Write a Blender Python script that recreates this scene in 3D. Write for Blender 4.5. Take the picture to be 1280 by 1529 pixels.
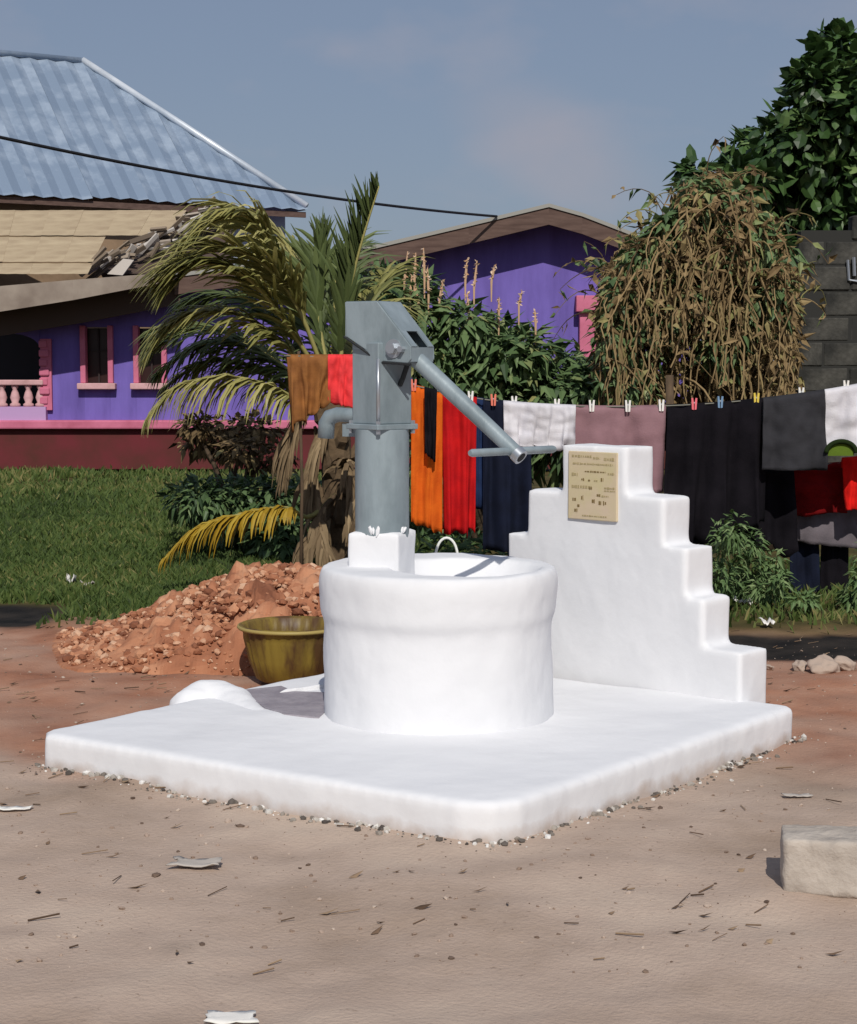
import bpy, bmesh, math, random
from mathutils import Vector, Matrix, noise
random.seed(7)
R = math.radians
S = bpy.context.scene
for o in list(bpy.data.objects): bpy.data.objects.remove(o)
COL = S.collection

# ------------------------------------------------------------------ camera
FPX, CX, CY, HOR, EYE = 2600.0, 640.0, 764.5, 540.0, 1.4
PITCH = math.atan((CY - HOR) / FPX)
cam_d = bpy.data.cameras.new('camera'); cam = bpy.data.objects.new('camera', cam_d); COL.objects.link(cam)
cam.location = (0, 0, EYE); cam.rotation_euler = (math.pi / 2 - PITCH, 0, 0)
cam_d.sensor_fit = 'HORIZONTAL'; cam_d.sensor_width = 36; cam_d.lens = FPX * 36 / 1280
cam_d.clip_start = .05; cam_d.clip_end = 2000
S.camera = cam
# ------------------------------------------------------------------ sky, sun, exposure
SUN = Vector((.07, -1.0, 0)).normalized() * math.cos(R(41)) + Vector((0, 0, math.sin(R(41))))
w = bpy.data.worlds.new('World'); S.world = w; w.use_nodes = True
nt = w.node_tree; nt.nodes.clear()
wo = nt.nodes.new('ShaderNodeOutputWorld'); bg = nt.nodes.new('ShaderNodeBackground')
sky = nt.nodes.new('ShaderNodeTexSky'); sky.sky_type = 'NISHITA'; sky.sun_disc = False
sky.sun_elevation = R(41); sky.sun_rotation = math.atan2(SUN.x, SUN.y)
sky.air_density = 1.0; sky.dust_density = 1.2; sky.ozone_density = 1.6; sky.altitude = 0
tc = nt.nodes.new('ShaderNodeTexCoord'); mp = nt.nodes.new('ShaderNodeMapping'); mp.inputs['Scale'].default_value = (5.0, 5.0, 9.0)
mp.inputs['Location'].default_value = (.35, .1, .25)
nz = nt.nodes.new('ShaderNodeTexNoise'); nz.inputs['Scale'].default_value = 2.3; nz.inputs['Detail'].default_value = 5; nz.inputs['Roughness'].default_value = .45
rp = nt.nodes.new('ShaderNodeValToRGB'); rp.color_ramp.elements[0].position = .50; rp.color_ramp.elements[1].position = .78
rp.color_ramp.elements[0].color = (0, 0, 0, 1); rp.color_ramp.elements[1].color = (.45, .45, .45, 1)
mx = nt.nodes.new('ShaderNodeMixRGB'); mx.inputs['Color2'].default_value = (4.4, 4.1, 4.6, 1)
hs = nt.nodes.new('ShaderNodeHueSaturation'); hs.inputs['Saturation'].default_value = .95; hs.inputs['Value'].default_value = .72
L = nt.links.new
L(tc.outputs['Generated'], mp.inputs['Vector']); L(mp.outputs[0], nz.inputs['Vector']); L(nz.outputs['Fac'], rp.inputs['Fac'])
hz_ = nt.nodes.new('ShaderNodeMixRGB'); hz_.inputs['Fac'].default_value = .62; hz_.inputs['Color2'].default_value = (2.42, 2.98, 4.3, 1)
L(sky.outputs[0], hs.inputs['Color']); L(hs.outputs[0], hz_.inputs['Color1']); L(hz_.outputs[0], mx.inputs['Color1']); L(rp.outputs[0], mx.inputs['Fac']); L(mx.outputs[0], bg.inputs['Color']); L(bg.outputs[0], wo.inputs['Surface'])
cd = None
bg.inputs['Strength'].default_value = .09
# a faint bank of cloud low over the gable, among the thinner wisps
a_c, b_c = (835 - 640) / 2600, (764.5 - 225) / 2600
cv = Vector((a_c, math.cos(PITCH) + b_c * math.sin(PITCH), -math.sin(PITCH) + b_c * math.cos(PITCH))).normalized()
vs = nt.nodes.new('ShaderNodeVectorMath'); vs.operation = 'SUBTRACT'; vs.inputs[1].default_value = cv
vr = nt.nodes.new('ShaderNodeMapping'); vr.vector_type = 'TEXTURE'; vr.inputs['Rotation'].default_value = (0, R(28), 0); vr.inputs['Scale'].default_value = (.085, .2, .04)
vl = nt.nodes.new('ShaderNodeVectorMath'); vl.operation = 'LENGTH'
mr = nt.nodes.new('ShaderNodeMapRange'); mr.interpolation_type = 'SMOOTHSTEP'; mr.inputs['From Min'].default_value = 1.0; mr.inputs['From Max'].default_value = .1
nz2 = nt.nodes.new('ShaderNodeTexNoise'); nz2.inputs['Scale'].default_value = 14; nz2.inputs['Detail'].default_value = 5
mu = nt.nodes.new('ShaderNodeMath'); mu.operation = 'MULTIPLY'; mu2 = nt.nodes.new('ShaderNodeMath'); mu2.operation = 'MULTIPLY'; mu2.inputs[1].default_value = .85
mx2 = nt.nodes.new('ShaderNodeMixRGB'); mx2.inputs['Color2'].default_value = (4.3, 3.95, 4.4, 1)
L(tc.outputs['Generated'], vs.inputs[0]); L(vs.outputs[0], vr.inputs['Vector']); L(vr.outputs[0], vl.inputs[0]); L(vl.outputs['Value'], mr.inputs['Value']); L(tc.outputs['Generated'], nz2.inputs['Vector'])
L(mr.outputs[0], mu.inputs[0]); L(nz2.outputs['Fac'], mu.inputs[1]); L(mu.outputs[0], mu2.inputs[0]); L(mu2.outputs[0], mx2.inputs['Fac']); L(mx.outputs[0], mx2.inputs['Color1']); L(mx2.outputs[0], bg.inputs['Color'])
sd = bpy.data.lights.new('sun', 'SUN'); sd.energy = 3.4; sd.angle = R(.5); sd.color = (1, .95, .87)
so = bpy.data.objects.new('sun', sd); COL.objects.link(so); so.rotation_euler = SUN.to_track_quat('Z', 'Y').to_euler(); so.location = SUN * 40
S.view_settings.view_transform = 'Standard'; S.view_settings.look = 'None'; S.view_settings.exposure = 0; S.view_settings.gamma = 1
S.view_settings.use_curve_mapping = False
S.render.engine = 'CYCLES'

# ------------------------------------------------------------------ helpers
cp, sp = math.cos(PITCH), math.sin(PITCH)
def ray(px, py):
    a, b = (px - CX) / FPX, (CY - py) / FPX
    return Vector((a, cp + b * sp, -sp + b * cp))
def W(px, py, Y):                                     # the point at distance Y that the photo shows at a pixel
    r = ray(px, py); return Vector((0, 0, EYE)) + r * (Y / r.y)
def G(px, py, z=0.0):                                 # the point at height z
    r = ray(px, py); return Vector((0, 0, EYE)) + r * ((z - EYE) / r.z)

def srgb(r, g, b):
    f = lambda c: ((c / 255) / 12.92 if c / 255 < .04045 else (((c / 255) + .055) / 1.055) ** 2.4)
    return (f(r), f(g), f(b), 1)

def mat(name, col, rough=.85, metal=0, col2=None, scale=6, detail=6, bump=0, bscale=40, spec=.3, var=None, trans=0, stretch=None, lo=.35, hi=.7, sheen=0):
    m = bpy.data.materials.new(name); m.use_nodes = True
    n = m.node_tree; ns = n.nodes; b = ns['Principled BSDF']; l = n.links.new
    b.inputs['Roughness'].default_value = rough; b.inputs['Metallic'].default_value = metal
    b.inputs['Specular IOR Level'].default_value = spec
    c = tuple(col) + ((1,) if len(col) == 3 else ())
    out = None
    tcn = ns.new('ShaderNodeTexCoord'); vec = tcn.outputs['Object']
    if stretch:
        mpp = ns.new('ShaderNodeMapping'); mpp.inputs['Scale'].default_value = stretch; l(vec, mpp.inputs['Vector']); vec = mpp.outputs[0]
    if col2 is not None:
        c2 = tuple(col2) + ((1,) if len(col2) == 3 else ())
        t = ns.new('ShaderNodeTexNoise'); t.inputs['Scale'].default_value = scale; t.inputs['Detail'].default_value = detail; t.inputs['Roughness'].default_value = .6
        l(vec, t.inputs['Vector'])
        r = ns.new('ShaderNodeValToRGB'); r.color_ramp.elements[0].position = lo; r.color_ramp.elements[1].position = hi
        r.color_ramp.elements[0].color = c; r.color_ramp.elements[1].color = c2
        l(t.outputs['Fac'], r.inputs['Fac']); out = r.outputs[0]
    if var is not None:                               # per-piece colour, from a face attribute
        a = ns.new('ShaderNodeAttribute'); a.attribute_name = 'var'
        r2 = ns.new('ShaderNodeValToRGB')
        els = r2.color_ramp.elements
        for i, cc in enumerate(var):
            p = i / (len(var) - 1)
            e = els[0] if i == 0 else (els[-1] if i == len(var) - 1 else els.new(p))
            e.position = p; e.color = tuple(cc) + ((1,) if len(cc) == 3 else ())
        l(a.outputs['Fac'], r2.inputs['Fac']); out = r2.outputs[0]
    if out is None: b.inputs['Base Color'].default_value = c
    else: l(out, b.inputs['Base Color'])
    if bump:
        t2 = ns.new('ShaderNodeTexNoise'); t2.inputs['Scale'].default_value = bscale; t2.inputs['Detail'].default_value = 5
        l(vec, t2.inputs['Vector'])
        bp = ns.new('ShaderNodeBump'); bp.inputs['Strength'].default_value = bump; bp.inputs['Distance'].default_value = .02
        l(t2.outputs['Fac'], bp.inputs['Height']); l(bp.outputs[0], b.inputs['Normal'])
    if trans:
        tr = ns.new('ShaderNodeBsdfTranslucent'); ms = ns.new('ShaderNodeMixShader'); ms.inputs[0].default_value = trans
        if out is None: tr.inputs['Color'].default_value = c
        else: l(out, tr.inputs['Color'])
        l(b.outputs[0], ms.inputs[1]); l(tr.outputs[0], ms.inputs[2]); l(ms.outputs[0], ns['Material Output'].inputs['Surface'])
    return m

def tag(o, label=None, cat=None, group=None, kind=None):
    if label: o['label'] = label
    if cat: o['category'] = cat
    if group: o['group'] = group
    if kind: o['kind'] = kind
    return o
def empty(name, loc, label=None, cat=None, group=None):
    o = bpy.data.objects.new(name, None); COL.objects.link(o); o.location = loc; o.empty_display_size = .1
    return tag(o, label, cat, group)

class MB:
    def __init__(s): s.v = []; s.f = []; s.a = []
    def face(s, pts, var=.5):
        i = len(s.v); s.v += [tuple(p) for p in pts]; s.f.append(tuple(range(i, i + len(pts)))); s.a.append(var)
    def box(s, c, half, rot=None, var=.5, taper=1):
        M = rot or Matrix.Identity(3); c = Vector(c); i = len(s.v)
        for z in (-1, 1):
            k = taper if z > 0 else 1
            for x, y in ((-1, -1), (1, -1), (1, 1), (-1, 1)):
                s.v.append(tuple(c + M @ Vector((x * half[0] * k, y * half[1] * k, z * half[2]))))
        for q in ((3, 2, 1, 0), (4, 5, 6, 7), (0, 1, 5, 4), (1, 2, 6, 5), (2, 3, 7, 6), (3, 0, 4, 7)):
            s.f.append(tuple(i + k for k in q)); s.a.append(var)
    def tube(s, pts, rad, n=8, var=.5, cap=True):
        pts = [Vector(p) for p in pts]; rr = rad if isinstance(rad, (list, tuple)) else [rad] * len(pts)
        base = len(s.v); up = Vector((.13, .27, 1)).normalized(); prev = None
        for k, p in enumerate(pts):
            t = (pts[min(k + 1, len(pts) - 1)] - pts[max(k - 1, 0)]).normalized()
            if prev is None:
                a = t.cross(up)
                if a.length < .1: a = t.cross(Vector((1, 0, 0)))
            else: a = prev - t * prev.dot(t)
            a.normalize(); prev = a; b = t.cross(a)
            for j in range(n):
                q = 2 * math.pi * j / n
                s.v.append(tuple(p + (a * math.cos(q) + b * math.sin(q)) * rr[k]))
        for k in range(len(pts) - 1):
            for j in range(n):
                s.f.append((base + k * n + j, base + k * n + (j + 1) % n, base + (k + 1) * n + (j + 1) % n, base + (k + 1) * n + j)); s.a.append(var)
        if cap:
            s.f.append(tuple(base + j for j in reversed(range(n)))); s.a.append(var)
            e = base + (len(pts) - 1) * n; s.f.append(tuple(e + j for j in range(n))); s.a.append(var)
    def lathe(s, prof, c=(0, 0, 0), n=48, var=.5, wob=0):
        base = len(s.v); c = Vector(c)
        for (r, z) in prof:
            for j in range(n):
                q = 2 * math.pi * j / n
                k = 1 + (wob * noise.noise(Vector((math.cos(q) * 1.7, math.sin(q) * 1.7, z * 3))) if wob else 0)
                s.v.append((c.x + r * k * math.cos(q), c.y + r * k * math.sin(q), c.z + z))
        for k in range(len(prof) - 1):
            for j in range(n):
                s.f.append((base + k * n + j, base + k * n + (j + 1) % n, base + (k + 1) * n + (j + 1) % n, base + (k + 1) * n + j)); s.a.append(var)
    def prism(s, poly, ext, var=.5):                  # closed polygon (3D points) extruded by a vector
        poly = [Vector(p) for p in poly]; ext = Vector(ext); n = len(poly); i = len(s.v)
        s.v += [tuple(p) for p in poly] + [tuple(p + ext) for p in poly]
        s.f.append(tuple(range(i, i + n))); s.f.append(tuple(reversed(range(i + n, i + 2 * n)))); s.a += [var, var]
        for k in range(n):
            s.f.append((i + k, i + n + k, i + n + (k + 1) % n, i + (k + 1) % n)); s.a.append(var)
    def build(s, name, m, parent=None, smooth=False, origin=None, fix=True, usevar=False, angle=None):
        me = bpy.data.meshes.new(name); o = Vector(origin) if origin is not None else Vector((0, 0, 0))
        me.from_pydata([tuple(Vector(p) - o) for p in s.v], [], s.f)
        if usevar:
            at = me.attributes.new('var', 'FLOAT', 'FACE'); at.data.foreach_set('value', s.a)
        if fix:
            bm = bmesh.new(); bm.from_mesh(me); bmesh.ops.recalc_face_normals(bm, faces=bm.faces); bm.to_mesh(me); bm.free()
        me.materials.append(m)
        if smooth: me.polygons.foreach_set('use_smooth', [True] * len(me.polygons))
        if angle and hasattr(me, 'set_sharp_from_angle'):
            me.polygons.foreach_set('use_smooth', [True] * len(me.polygons)); me.set_sharp_from_angle(angle=R(angle))
        ob = bpy.data.objects.new(name, me); COL.objects.link(ob)
        if parent: 
            ob.parent = parent
            ob.location = o - parent_world(parent)
        else: ob.location = o
        return ob
def parent_world(p):
    v = Vector((0, 0, 0))
    while p is not None: v = v + p.location; p = p.parent
    return v
def bevel(o, wd=.01, seg=2):
    b = o.modifiers.new('bevel', 'BEVEL'); b.width = wd; b.segments = seg; b.limit_method = 'ANGLE'; b.angle_limit = R(40); return o
_tex = {}
def plaster(o, vox, disp=.012, size=.25, smooth=4):  # hand-trowelled: rounded and uneven
    r = o.modifiers.new('remesh', 'REMESH'); r.mode = 'VOXEL'; r.voxel_size = vox; r.use_smooth_shade = True
    sm = o.modifiers.new('smooth', 'SMOOTH'); sm.iterations = smooth; sm.factor = .5
    if size not in _tex:
        t = bpy.data.textures.new('trowel', 'CLOUDS'); t.noise_scale = size; t.noise_depth = 3; _tex[size] = t
    d = o.modifiers.new('uneven', 'DISPLACE'); d.texture = _tex[size]; d.strength = disp * 2; d.mid_level = .5; d.texture_coords = 'GLOBAL'
    return o

# ------------------------------------------------------------------ materials
M = {}
M['white'] = mat('white_limewash', (.74, .745, .765), .9, col2=(.68, .685, .705), scale=3, bump=.07, bscale=30, spec=.2, lo=.5, hi=.85)
M['cement'] = mat('wet_cement', (.36, .33, .36), .6, col2=(.22, .20, .23), scale=9, bump=.3)
M['mortar'] = mat('mortar_crumbs', (.3, .27, .24), .95, var=[(.06, .05, .045), (.25, .22, .19), (.45, .42, .38), (.75, .74, .72)])
M['pump'] = mat('galvanised_grey', srgb(143, 156, 162), .45, .12, col2=srgb(102, 115, 120), scale=8, stretch=(1, 1, .4), lo=.4, hi=.8, bump=.06, bscale=60, spec=.5)
M['pump_dark'] = mat('dark_slot', (.02, .022, .024), .7)
M['bolt'] = mat('zinc_bolt', srgb(175, 180, 186), .35, .7)
M['plaque'] = mat('plaque_marble', srgb(196, 183, 142), .55, col2=srgb(204, 184, 160), scale=9, spec=.4)
M['ink'] = mat('plaque_writing', srgb(120, 100, 62), .8); M['ink2'] = mat('plaque_faint_writing', srgb(163, 148, 110), .8)
M['wall'] = mat('violet_paint', srgb(116, 100, 180), .9, col2=srgb(92, 77, 146), scale=1.5, stretch=(2.2, 2.2, .45), lo=.42, hi=.75, bump=.1, bscale=20)
M['pink'] = mat('pink_paint', srgb(206, 118, 146), .85, col2=srgb(176, 92, 116), scale=3)
M['pinkpale'] = mat('pale_pink_paint', srgb(212, 168, 172), .85, col2=srgb(180, 140, 140), scale=5)
M['lilac'] = mat('lilac_paint', srgb(185, 150, 195), .85)
M['maroon'] = mat('maroon_plinth', srgb(105, 42, 48), .9, col2=srgb(80, 45, 38), scale=2)
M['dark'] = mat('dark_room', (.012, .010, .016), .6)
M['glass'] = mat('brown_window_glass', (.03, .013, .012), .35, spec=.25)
M['winframe'] = mat('dark_window_bars', (.03, .02, .02), .7)
M['fascia'] = mat('brown_fascia_timber', srgb(104, 84, 76), .85, col2=srgb(80, 62, 56), scale=3, stretch=(1, 4, 8))
M['soffit'] = mat('dark_soffit', srgb(80, 66, 60), .9)
M['fasciagrey'] = mat('grey_fascia', srgb(160, 148, 136), .85, col2=srgb(125, 112, 102), scale=2)
M['roofedge'] = mat('roof_sheet_edge', srgb(150, 148, 142), .7)
M['rust'] = mat('weathered_tan_sheet', srgb(186, 168, 138), .9, col2=srgb(158, 138, 112), scale=2.2, stretch=(1, 1, 4), bump=.15, bscale=15)
M['zinc'] = mat('galvanised_roof', srgb(126, 143, 164), .55, .25, col2=srgb(170, 184, 200), scale=2.2, bump=.12, bscale=5, spec=.4, lo=.45, hi=.8)
M['hipcap'] = mat('bright_hip_cap', srgb(176, 186, 198), .4, .2, col2=srgb(225, 230, 236), scale=1.2)
M['tanwall'] = mat('unpainted_render', srgb(150, 126, 102), .95, col2=srgb(120, 100, 80), scale=2)
M['palewall'] = mat('pale_grey_render', srgb(170, 175, 185), .9, col2=srgb(150, 156, 168), scale=1)
M['junk'] = mat('splintered_board', srgb(150, 132, 110), .9, var=[srgb(60, 50, 42), srgb(140, 125, 108), srgb(200, 195, 190)])
M['block'] = mat('sooty_concrete_block', srgb(44, 44, 42), .95, col2=srgb(92, 90, 84), scale=4.5, bump=.6, bscale=22, lo=.4, hi=.8)
M['joint'] = mat('dark_mortar_joint', srgb(48, 48, 46), .95)
M['cable'] = mat('black_cable', (.015, .015, .017), .5)
M['line'] = mat('washing_line', srgb(120, 120, 110), .7)
M['stake'] = mat('weathered_stake', srgb(95, 78, 60), .9, col2=srgb(66, 54, 42), scale=10, stretch=(4, 4, 1))
M['palm'] = mat('palm_leaf', (.1, .1, .03), .5, var=[srgb(94, 98, 50), srgb(132, 132, 74), srgb(162, 156, 94), srgb(192, 184, 124)], trans=.25, spec=.4)
M['palmdark'] = mat('young_palm_leaf', (.05, .08, .03), .5, var=[srgb(58, 70, 40), srgb(90, 104, 60), srgb(126, 136, 84)], trans=.2, spec=.4)
M['palmyellow'] = mat('yellowing_palm_leaf', (.3, .2, .03), .6, var=[srgb(130, 100, 28), srgb(170, 138, 38), srgb(192, 168, 70)], trans=.25)
M['palmdead'] = mat('dead_palm_leaf', (.2, .15, .1), .8, var=[srgb(70, 56, 40), srgb(110, 92, 68), srgb(150, 130, 100)])
M['rachis'] = mat('palm_midrib', srgb(148, 142, 86), .6)
M['trunk'] = mat('palm_trunk', srgb(110, 92, 70), .95, col2=srgb(70, 56, 42), scale=9, bump=.6, bscale=18)
M['bark'] = mat('tree_bark', srgb(90, 76, 60), .95, col2=srgb(56, 46, 36), scale=8, bump=.6, bscale=20)
M['tree'] = mat('broad_leaf', (.04, .08, .03), .45, var=[srgb(34, 52, 28), srgb(54, 80, 40), srgb(78, 106, 56), srgb(118, 140, 86)], trans=.18, spec=.45)
M['bush'] = mat('bush_leaf', (.04, .08, .03), .5, var=[srgb(52, 72, 46), srgb(82, 106, 66), srgb(112, 134, 88), srgb(148, 146, 94)], trans=.18)
M['dry'] = mat('dry_vine', (.15, .1, .06), .85, var=[srgb(82, 66, 46), srgb(122, 102, 70), srgb(150, 128, 92), srgb(136, 134, 84)], trans=.1)
M['weed'] = mat('weed_leaf', (.06, .11, .04), .6, var=[srgb(62, 86, 50), srgb(98, 124, 76), srgb(140, 158, 110)], trans=.2)
M['grass'] = mat('lawn_blade', (.05, .09, .03), .7, var=[srgb(46, 60, 26), srgb(64, 84, 36), srgb(86, 102, 48), srgb(132, 124, 78)], trans=.2)
M['spike'] = mat('flower_spike', srgb(190, 150, 120), .8, var=[srgb(150, 100, 72), srgb(190, 150, 112), srgb(226, 205, 186)])
M['basin'] = mat('olive_plastic', srgb(132, 112, 46), .5, col2=srgb(84, 60, 34), scale=9, spec=.4, bump=.1, stretch=(1, 1, .35), lo=.42, hi=.62)
M['rope'] = mat('white_plastic_handle', srgb(225, 226, 220), .5)
M['litter'] = mat('white_litter', srgb(225, 222, 216), .7); M['litter2'] = mat('grey_litter', srgb(176, 168, 160), .8)
M['concrete'] = mat('worn_concrete', srgb(184, 174, 163), .95, col2=srgb(156, 146, 136), scale=7, bump=.5, bscale=30)
M['laterite'] = mat('laterite_rubble', (.35, .15, .08), .95, var=[srgb(116, 72, 52), srgb(160, 106, 78), srgb(186, 134, 102), srgb(204, 168, 140)], bump=.4, bscale=30)
M['pebble'] = mat('pebbles', (.3, .25, .2), .9, var=[srgb(90, 74, 64), srgb(132, 112, 98), srgb(160, 140, 126), srgb(186, 170, 156)])
M['twig'] = mat('dry_leaf_litter', (.2, .14, .1), .9, var=[srgb(70, 54, 42), srgb(112, 90, 72), srgb(150, 128, 104)])

wm = M['white'].node_tree; wb = wm.nodes['Principled BSDF']; old = wb.inputs['Base Color'].links[0].from_socket
g_ = wm.nodes.new('ShaderNodeNewGeometry'); sx = wm.nodes.new('ShaderNodeSeparateXYZ'); wn_ = wm.nodes.new('ShaderNodeTexNoise'); wn_.inputs['Scale'].default_value = 11; wn_.inputs['Detail'].default_value = 7
wm.links.new(g_.outputs['Position'], sx.inputs[0]); wm.links.new(g_.outputs['Position'], wn_.inputs['Vector'])
ma = wm.nodes.new('ShaderNodeMath'); ma.operation = 'MULTIPLY_ADD'; ma.inputs[1].default_value = -.10; wm.links.new(wn_.outputs['Fac'], ma.inputs[0]); wm.links.new(sx.outputs['Z'], ma.inputs[2])
mr_ = wm.nodes.new('ShaderNodeMapRange'); mr_.inputs['From Min'].default_value = -.005; mr_.inputs['From Max'].default_value = -.05; mr_.inputs['To Max'].default_value = .75; wm.links.new(ma.outputs[0], mr_.inputs['Value'])
wx = wm.nodes.new('ShaderNodeMixRGB'); wx.inputs['Color2'].default_value = srgb(176, 158, 144); wm.links.new(mr_.outputs[0], wx.inputs['Fac']); wm.links.new(old, wx.inputs['Color1']); wm.links.new(wx.outputs[0], wb.inputs['Base Color'])

# ------------------------------------------------------------------ ground
u0 = Vector((.725, -.688, 0)); v0 = Vector((.688, .725, 0))
PL, PF, PR = G(50, 1146), G(742, 1270), G(1192, 1103)
PB = PL + PR - PF + v0 * .06
SLAB = .125
def fbm(x, y, s, seed=0, oct=4):
    return noise.fractal(Vector((x * s + seed * 13.1, y * s - seed * 7.7, seed * 3.3)), 1.0, 2.0, oct)
def sm(a, b, x):
    t = min(1, max(0, (x - a) / (b - a))); return t * t * (3 - 2 * t)
def shade_band(x, y):                                      # mask for shade painted as a dark band behind the well, slightly sunk
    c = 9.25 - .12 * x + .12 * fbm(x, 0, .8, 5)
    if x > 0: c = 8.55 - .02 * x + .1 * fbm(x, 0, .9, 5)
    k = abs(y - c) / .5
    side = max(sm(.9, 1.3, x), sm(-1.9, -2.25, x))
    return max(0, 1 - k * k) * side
def gz(x, y):
    z = .014 * fbm(x, y, 1.1) + .012 * fbm(x, y, 2.7, 4, 3) * (1 - sm(9, 16, y)) + .006 * fbm(x, y, 5, 2, 3) * (1 - sm(9, 16, y))
    z -= .025 * shade_band(x, y)
    z += .05 * sm(9, 14, y) * fbm(x, y, .3, 3)
    return z
def axis(lo, hi, flo, fhi, step, grow=1.22):
    a = []; t = flo
    while t < fhi: a.append(t); t += step
    d = step; t = fhi
    while t < hi: a.append(t); d *= grow; t += d
    a.append(hi); d = step; t = flo; b = []
    while t > lo: d *= grow; t -= d; b.append(max(t, lo))
    return sorted(set(b + a))
xs = axis(-600, 600, -2.6, 2.6, .032); ys = axis(-30, 900, 3.6, 10.2, .034)
gv = []; zr = []; zg = []; zd = []
for y in ys:
    for x in xs:
        gv.append((x, y, gz(x, y)))
        n1 = fbm(x, y, .9, 7); n2 = fbm(x, y, 2.6, 8)
        left = sm(.3, -.6, x)
        # red laterite dust: behind the slab on the left, and past its right corner
        rl = sm(5.9 + .3 * n1, 6.7 + .4 * n1, y + .35 * (x + 1.6)) * left
        rr = sm(5.4, 6.7, y + .9 * (x - 1.5) + .5 * n1) * (1 - left)
        zr.append(min(1, max(rl, rr) * (.8 + .35 * n2)))
        gl = sm(8.9, 9.8, y + .25 * n1 + .2 * n2) * left
        gr = sm(8.5, 9.2, y + .25 * n1) * (1 - left)
        zg.append(max(gl, gr)); zd.append(min(1, max(0, shade_band(x, y) * 2.4 - .35 + .55 * n2)))
nx = len(xs)
gf = [(j * nx + i, j * nx + i + 1, (j + 1) * nx + i + 1, (j + 1) * nx + i) for j in range(len(ys) - 1) for i in range(nx - 1)]
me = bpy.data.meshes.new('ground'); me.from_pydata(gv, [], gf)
for nm, dat in (('red', zr), ('humus', zg), ('ground_shade', zd)):
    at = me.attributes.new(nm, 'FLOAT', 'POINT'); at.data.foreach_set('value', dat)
me.polygons.foreach_set('use_smooth', [True] * len(me.polygons))
gm = bpy.data.materials.new('sandy_ground'); gm.use_nodes = True
ns = gm.node_tree.nodes; l = gm.node_tree.links.new; b = ns['Principled BSDF']; b.inputs['Roughness'].default_value = .95; b.inputs['Specular IOR Level'].default_value = .15
tcn = ns.new('ShaderNodeTexCoord')
def gn(scale, detail=6, rough=.6, stretch=None):
    t = ns.new('ShaderNodeTexNoise'); t.inputs['Scale'].default_value = scale; t.inputs['Detail'].default_value = detail; t.inputs['Roughness'].default_value = rough
    if stretch:
        q = ns.new('ShaderNodeMapping'); q.inputs['Scale'].default_value = stretch; l(tcn.outputs['Object'], q.inputs['Vector']); l(q.outputs[0], t.inputs['Vector'])
    else: l(tcn.outputs['Object'], t.inputs['Vector'])
    return t
def ramp(src, stops):
    r = ns.new('ShaderNodeValToRGB'); e = r.color_ramp.elements
    for i, (p, c) in enumerate(stops):
        k = e[0] if i == 0 else (e[1] if i == 1 else e.new(p)); k.position = p; k.color = c
    l(src, r.inputs['Fac']); return r
def mix(fac, a, bb, bt='MIX'):
    m_ = ns.new('ShaderNodeMixRGB'); m_.blend_type = bt
    if isinstance(fac, (int, float)): m_.inputs['Fac'].default_value = fac
    else: l(fac, m_.inputs['Fac'])
    for s_, q in (('Color1', a), ('Color2', bb)):
        if isinstance(q, tuple): m_.inputs[s_].default_value = q
        else: l(q, m_.inputs[s_])
    return m_.outputs[0]
sand = ramp(gn(1.3, 8).outputs['Fac'], [(.3, srgb(154, 134, 118)), (.5, srgb(176, 156, 141)), (.72, srgb(194, 175, 158))]).outputs[0]
speck = ramp(gn(38, 4, .7).outputs['Fac'], [(.26, srgb(120, 100, 86)), (.38, (1, 1, 1, 1)), (.66, (1, 1, 1, 1)), (.78, (1.15, 1.13, 1.1, 1))]).outputs[0]
sand = mix(.5, sand, speck, 'MULTIPLY')
redc = ramp(gn(2.4, 8).outputs['Fac'], [(.3, srgb(136, 92, 72)), (.55, srgb(164, 116, 92)), (.75, srgb(178, 138, 116))]).outputs[0]
hum = ramp(gn(3.5, 8).outputs['Fac'], [(.35, srgb(62, 58, 34)), (.6, srgb(88, 80, 48)), (.8, srgb(116, 98, 66))]).outputs[0]
ground_shade = ramp(gn(5, 6).outputs['Fac'], [(.35, srgb(26, 25, 25)), (.7, srgb(52, 47, 43))]).outputs[0]  # near-black tones that paint the shade band into the ground colour
def attr(nm):
    a = ns.new('ShaderNodeAttribute'); a.attribute_name = nm; return a.outputs['Fac']
c = mix(attr('red'), sand, redc); c = mix(attr('humus'), c, hum); c = mix(attr('ground_shade'), c, ground_shade)
l(c, b.inputs['Base Color'])
bp = ns.new('ShaderNodeBump'); bp.inputs['Strength'].default_value = .3; bp.inputs['Distance'].default_value = .02
ad = ns.new('ShaderNodeMath'); ad.operation = 'ADD'; l(gn(6, 9, .6).outputs['Fac'], ad.inputs[0]); l(gn(70, 3).outputs['Fac'], ad.inputs[1])
l(ad.outputs[0], bp.inputs['Height']); l(bp.outputs[0], b.inputs['Normal'])
me.materials.append(gm); ground = bpy.data.objects.new('ground', me); COL.objects.link(ground); tag(ground, kind='structure')

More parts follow.
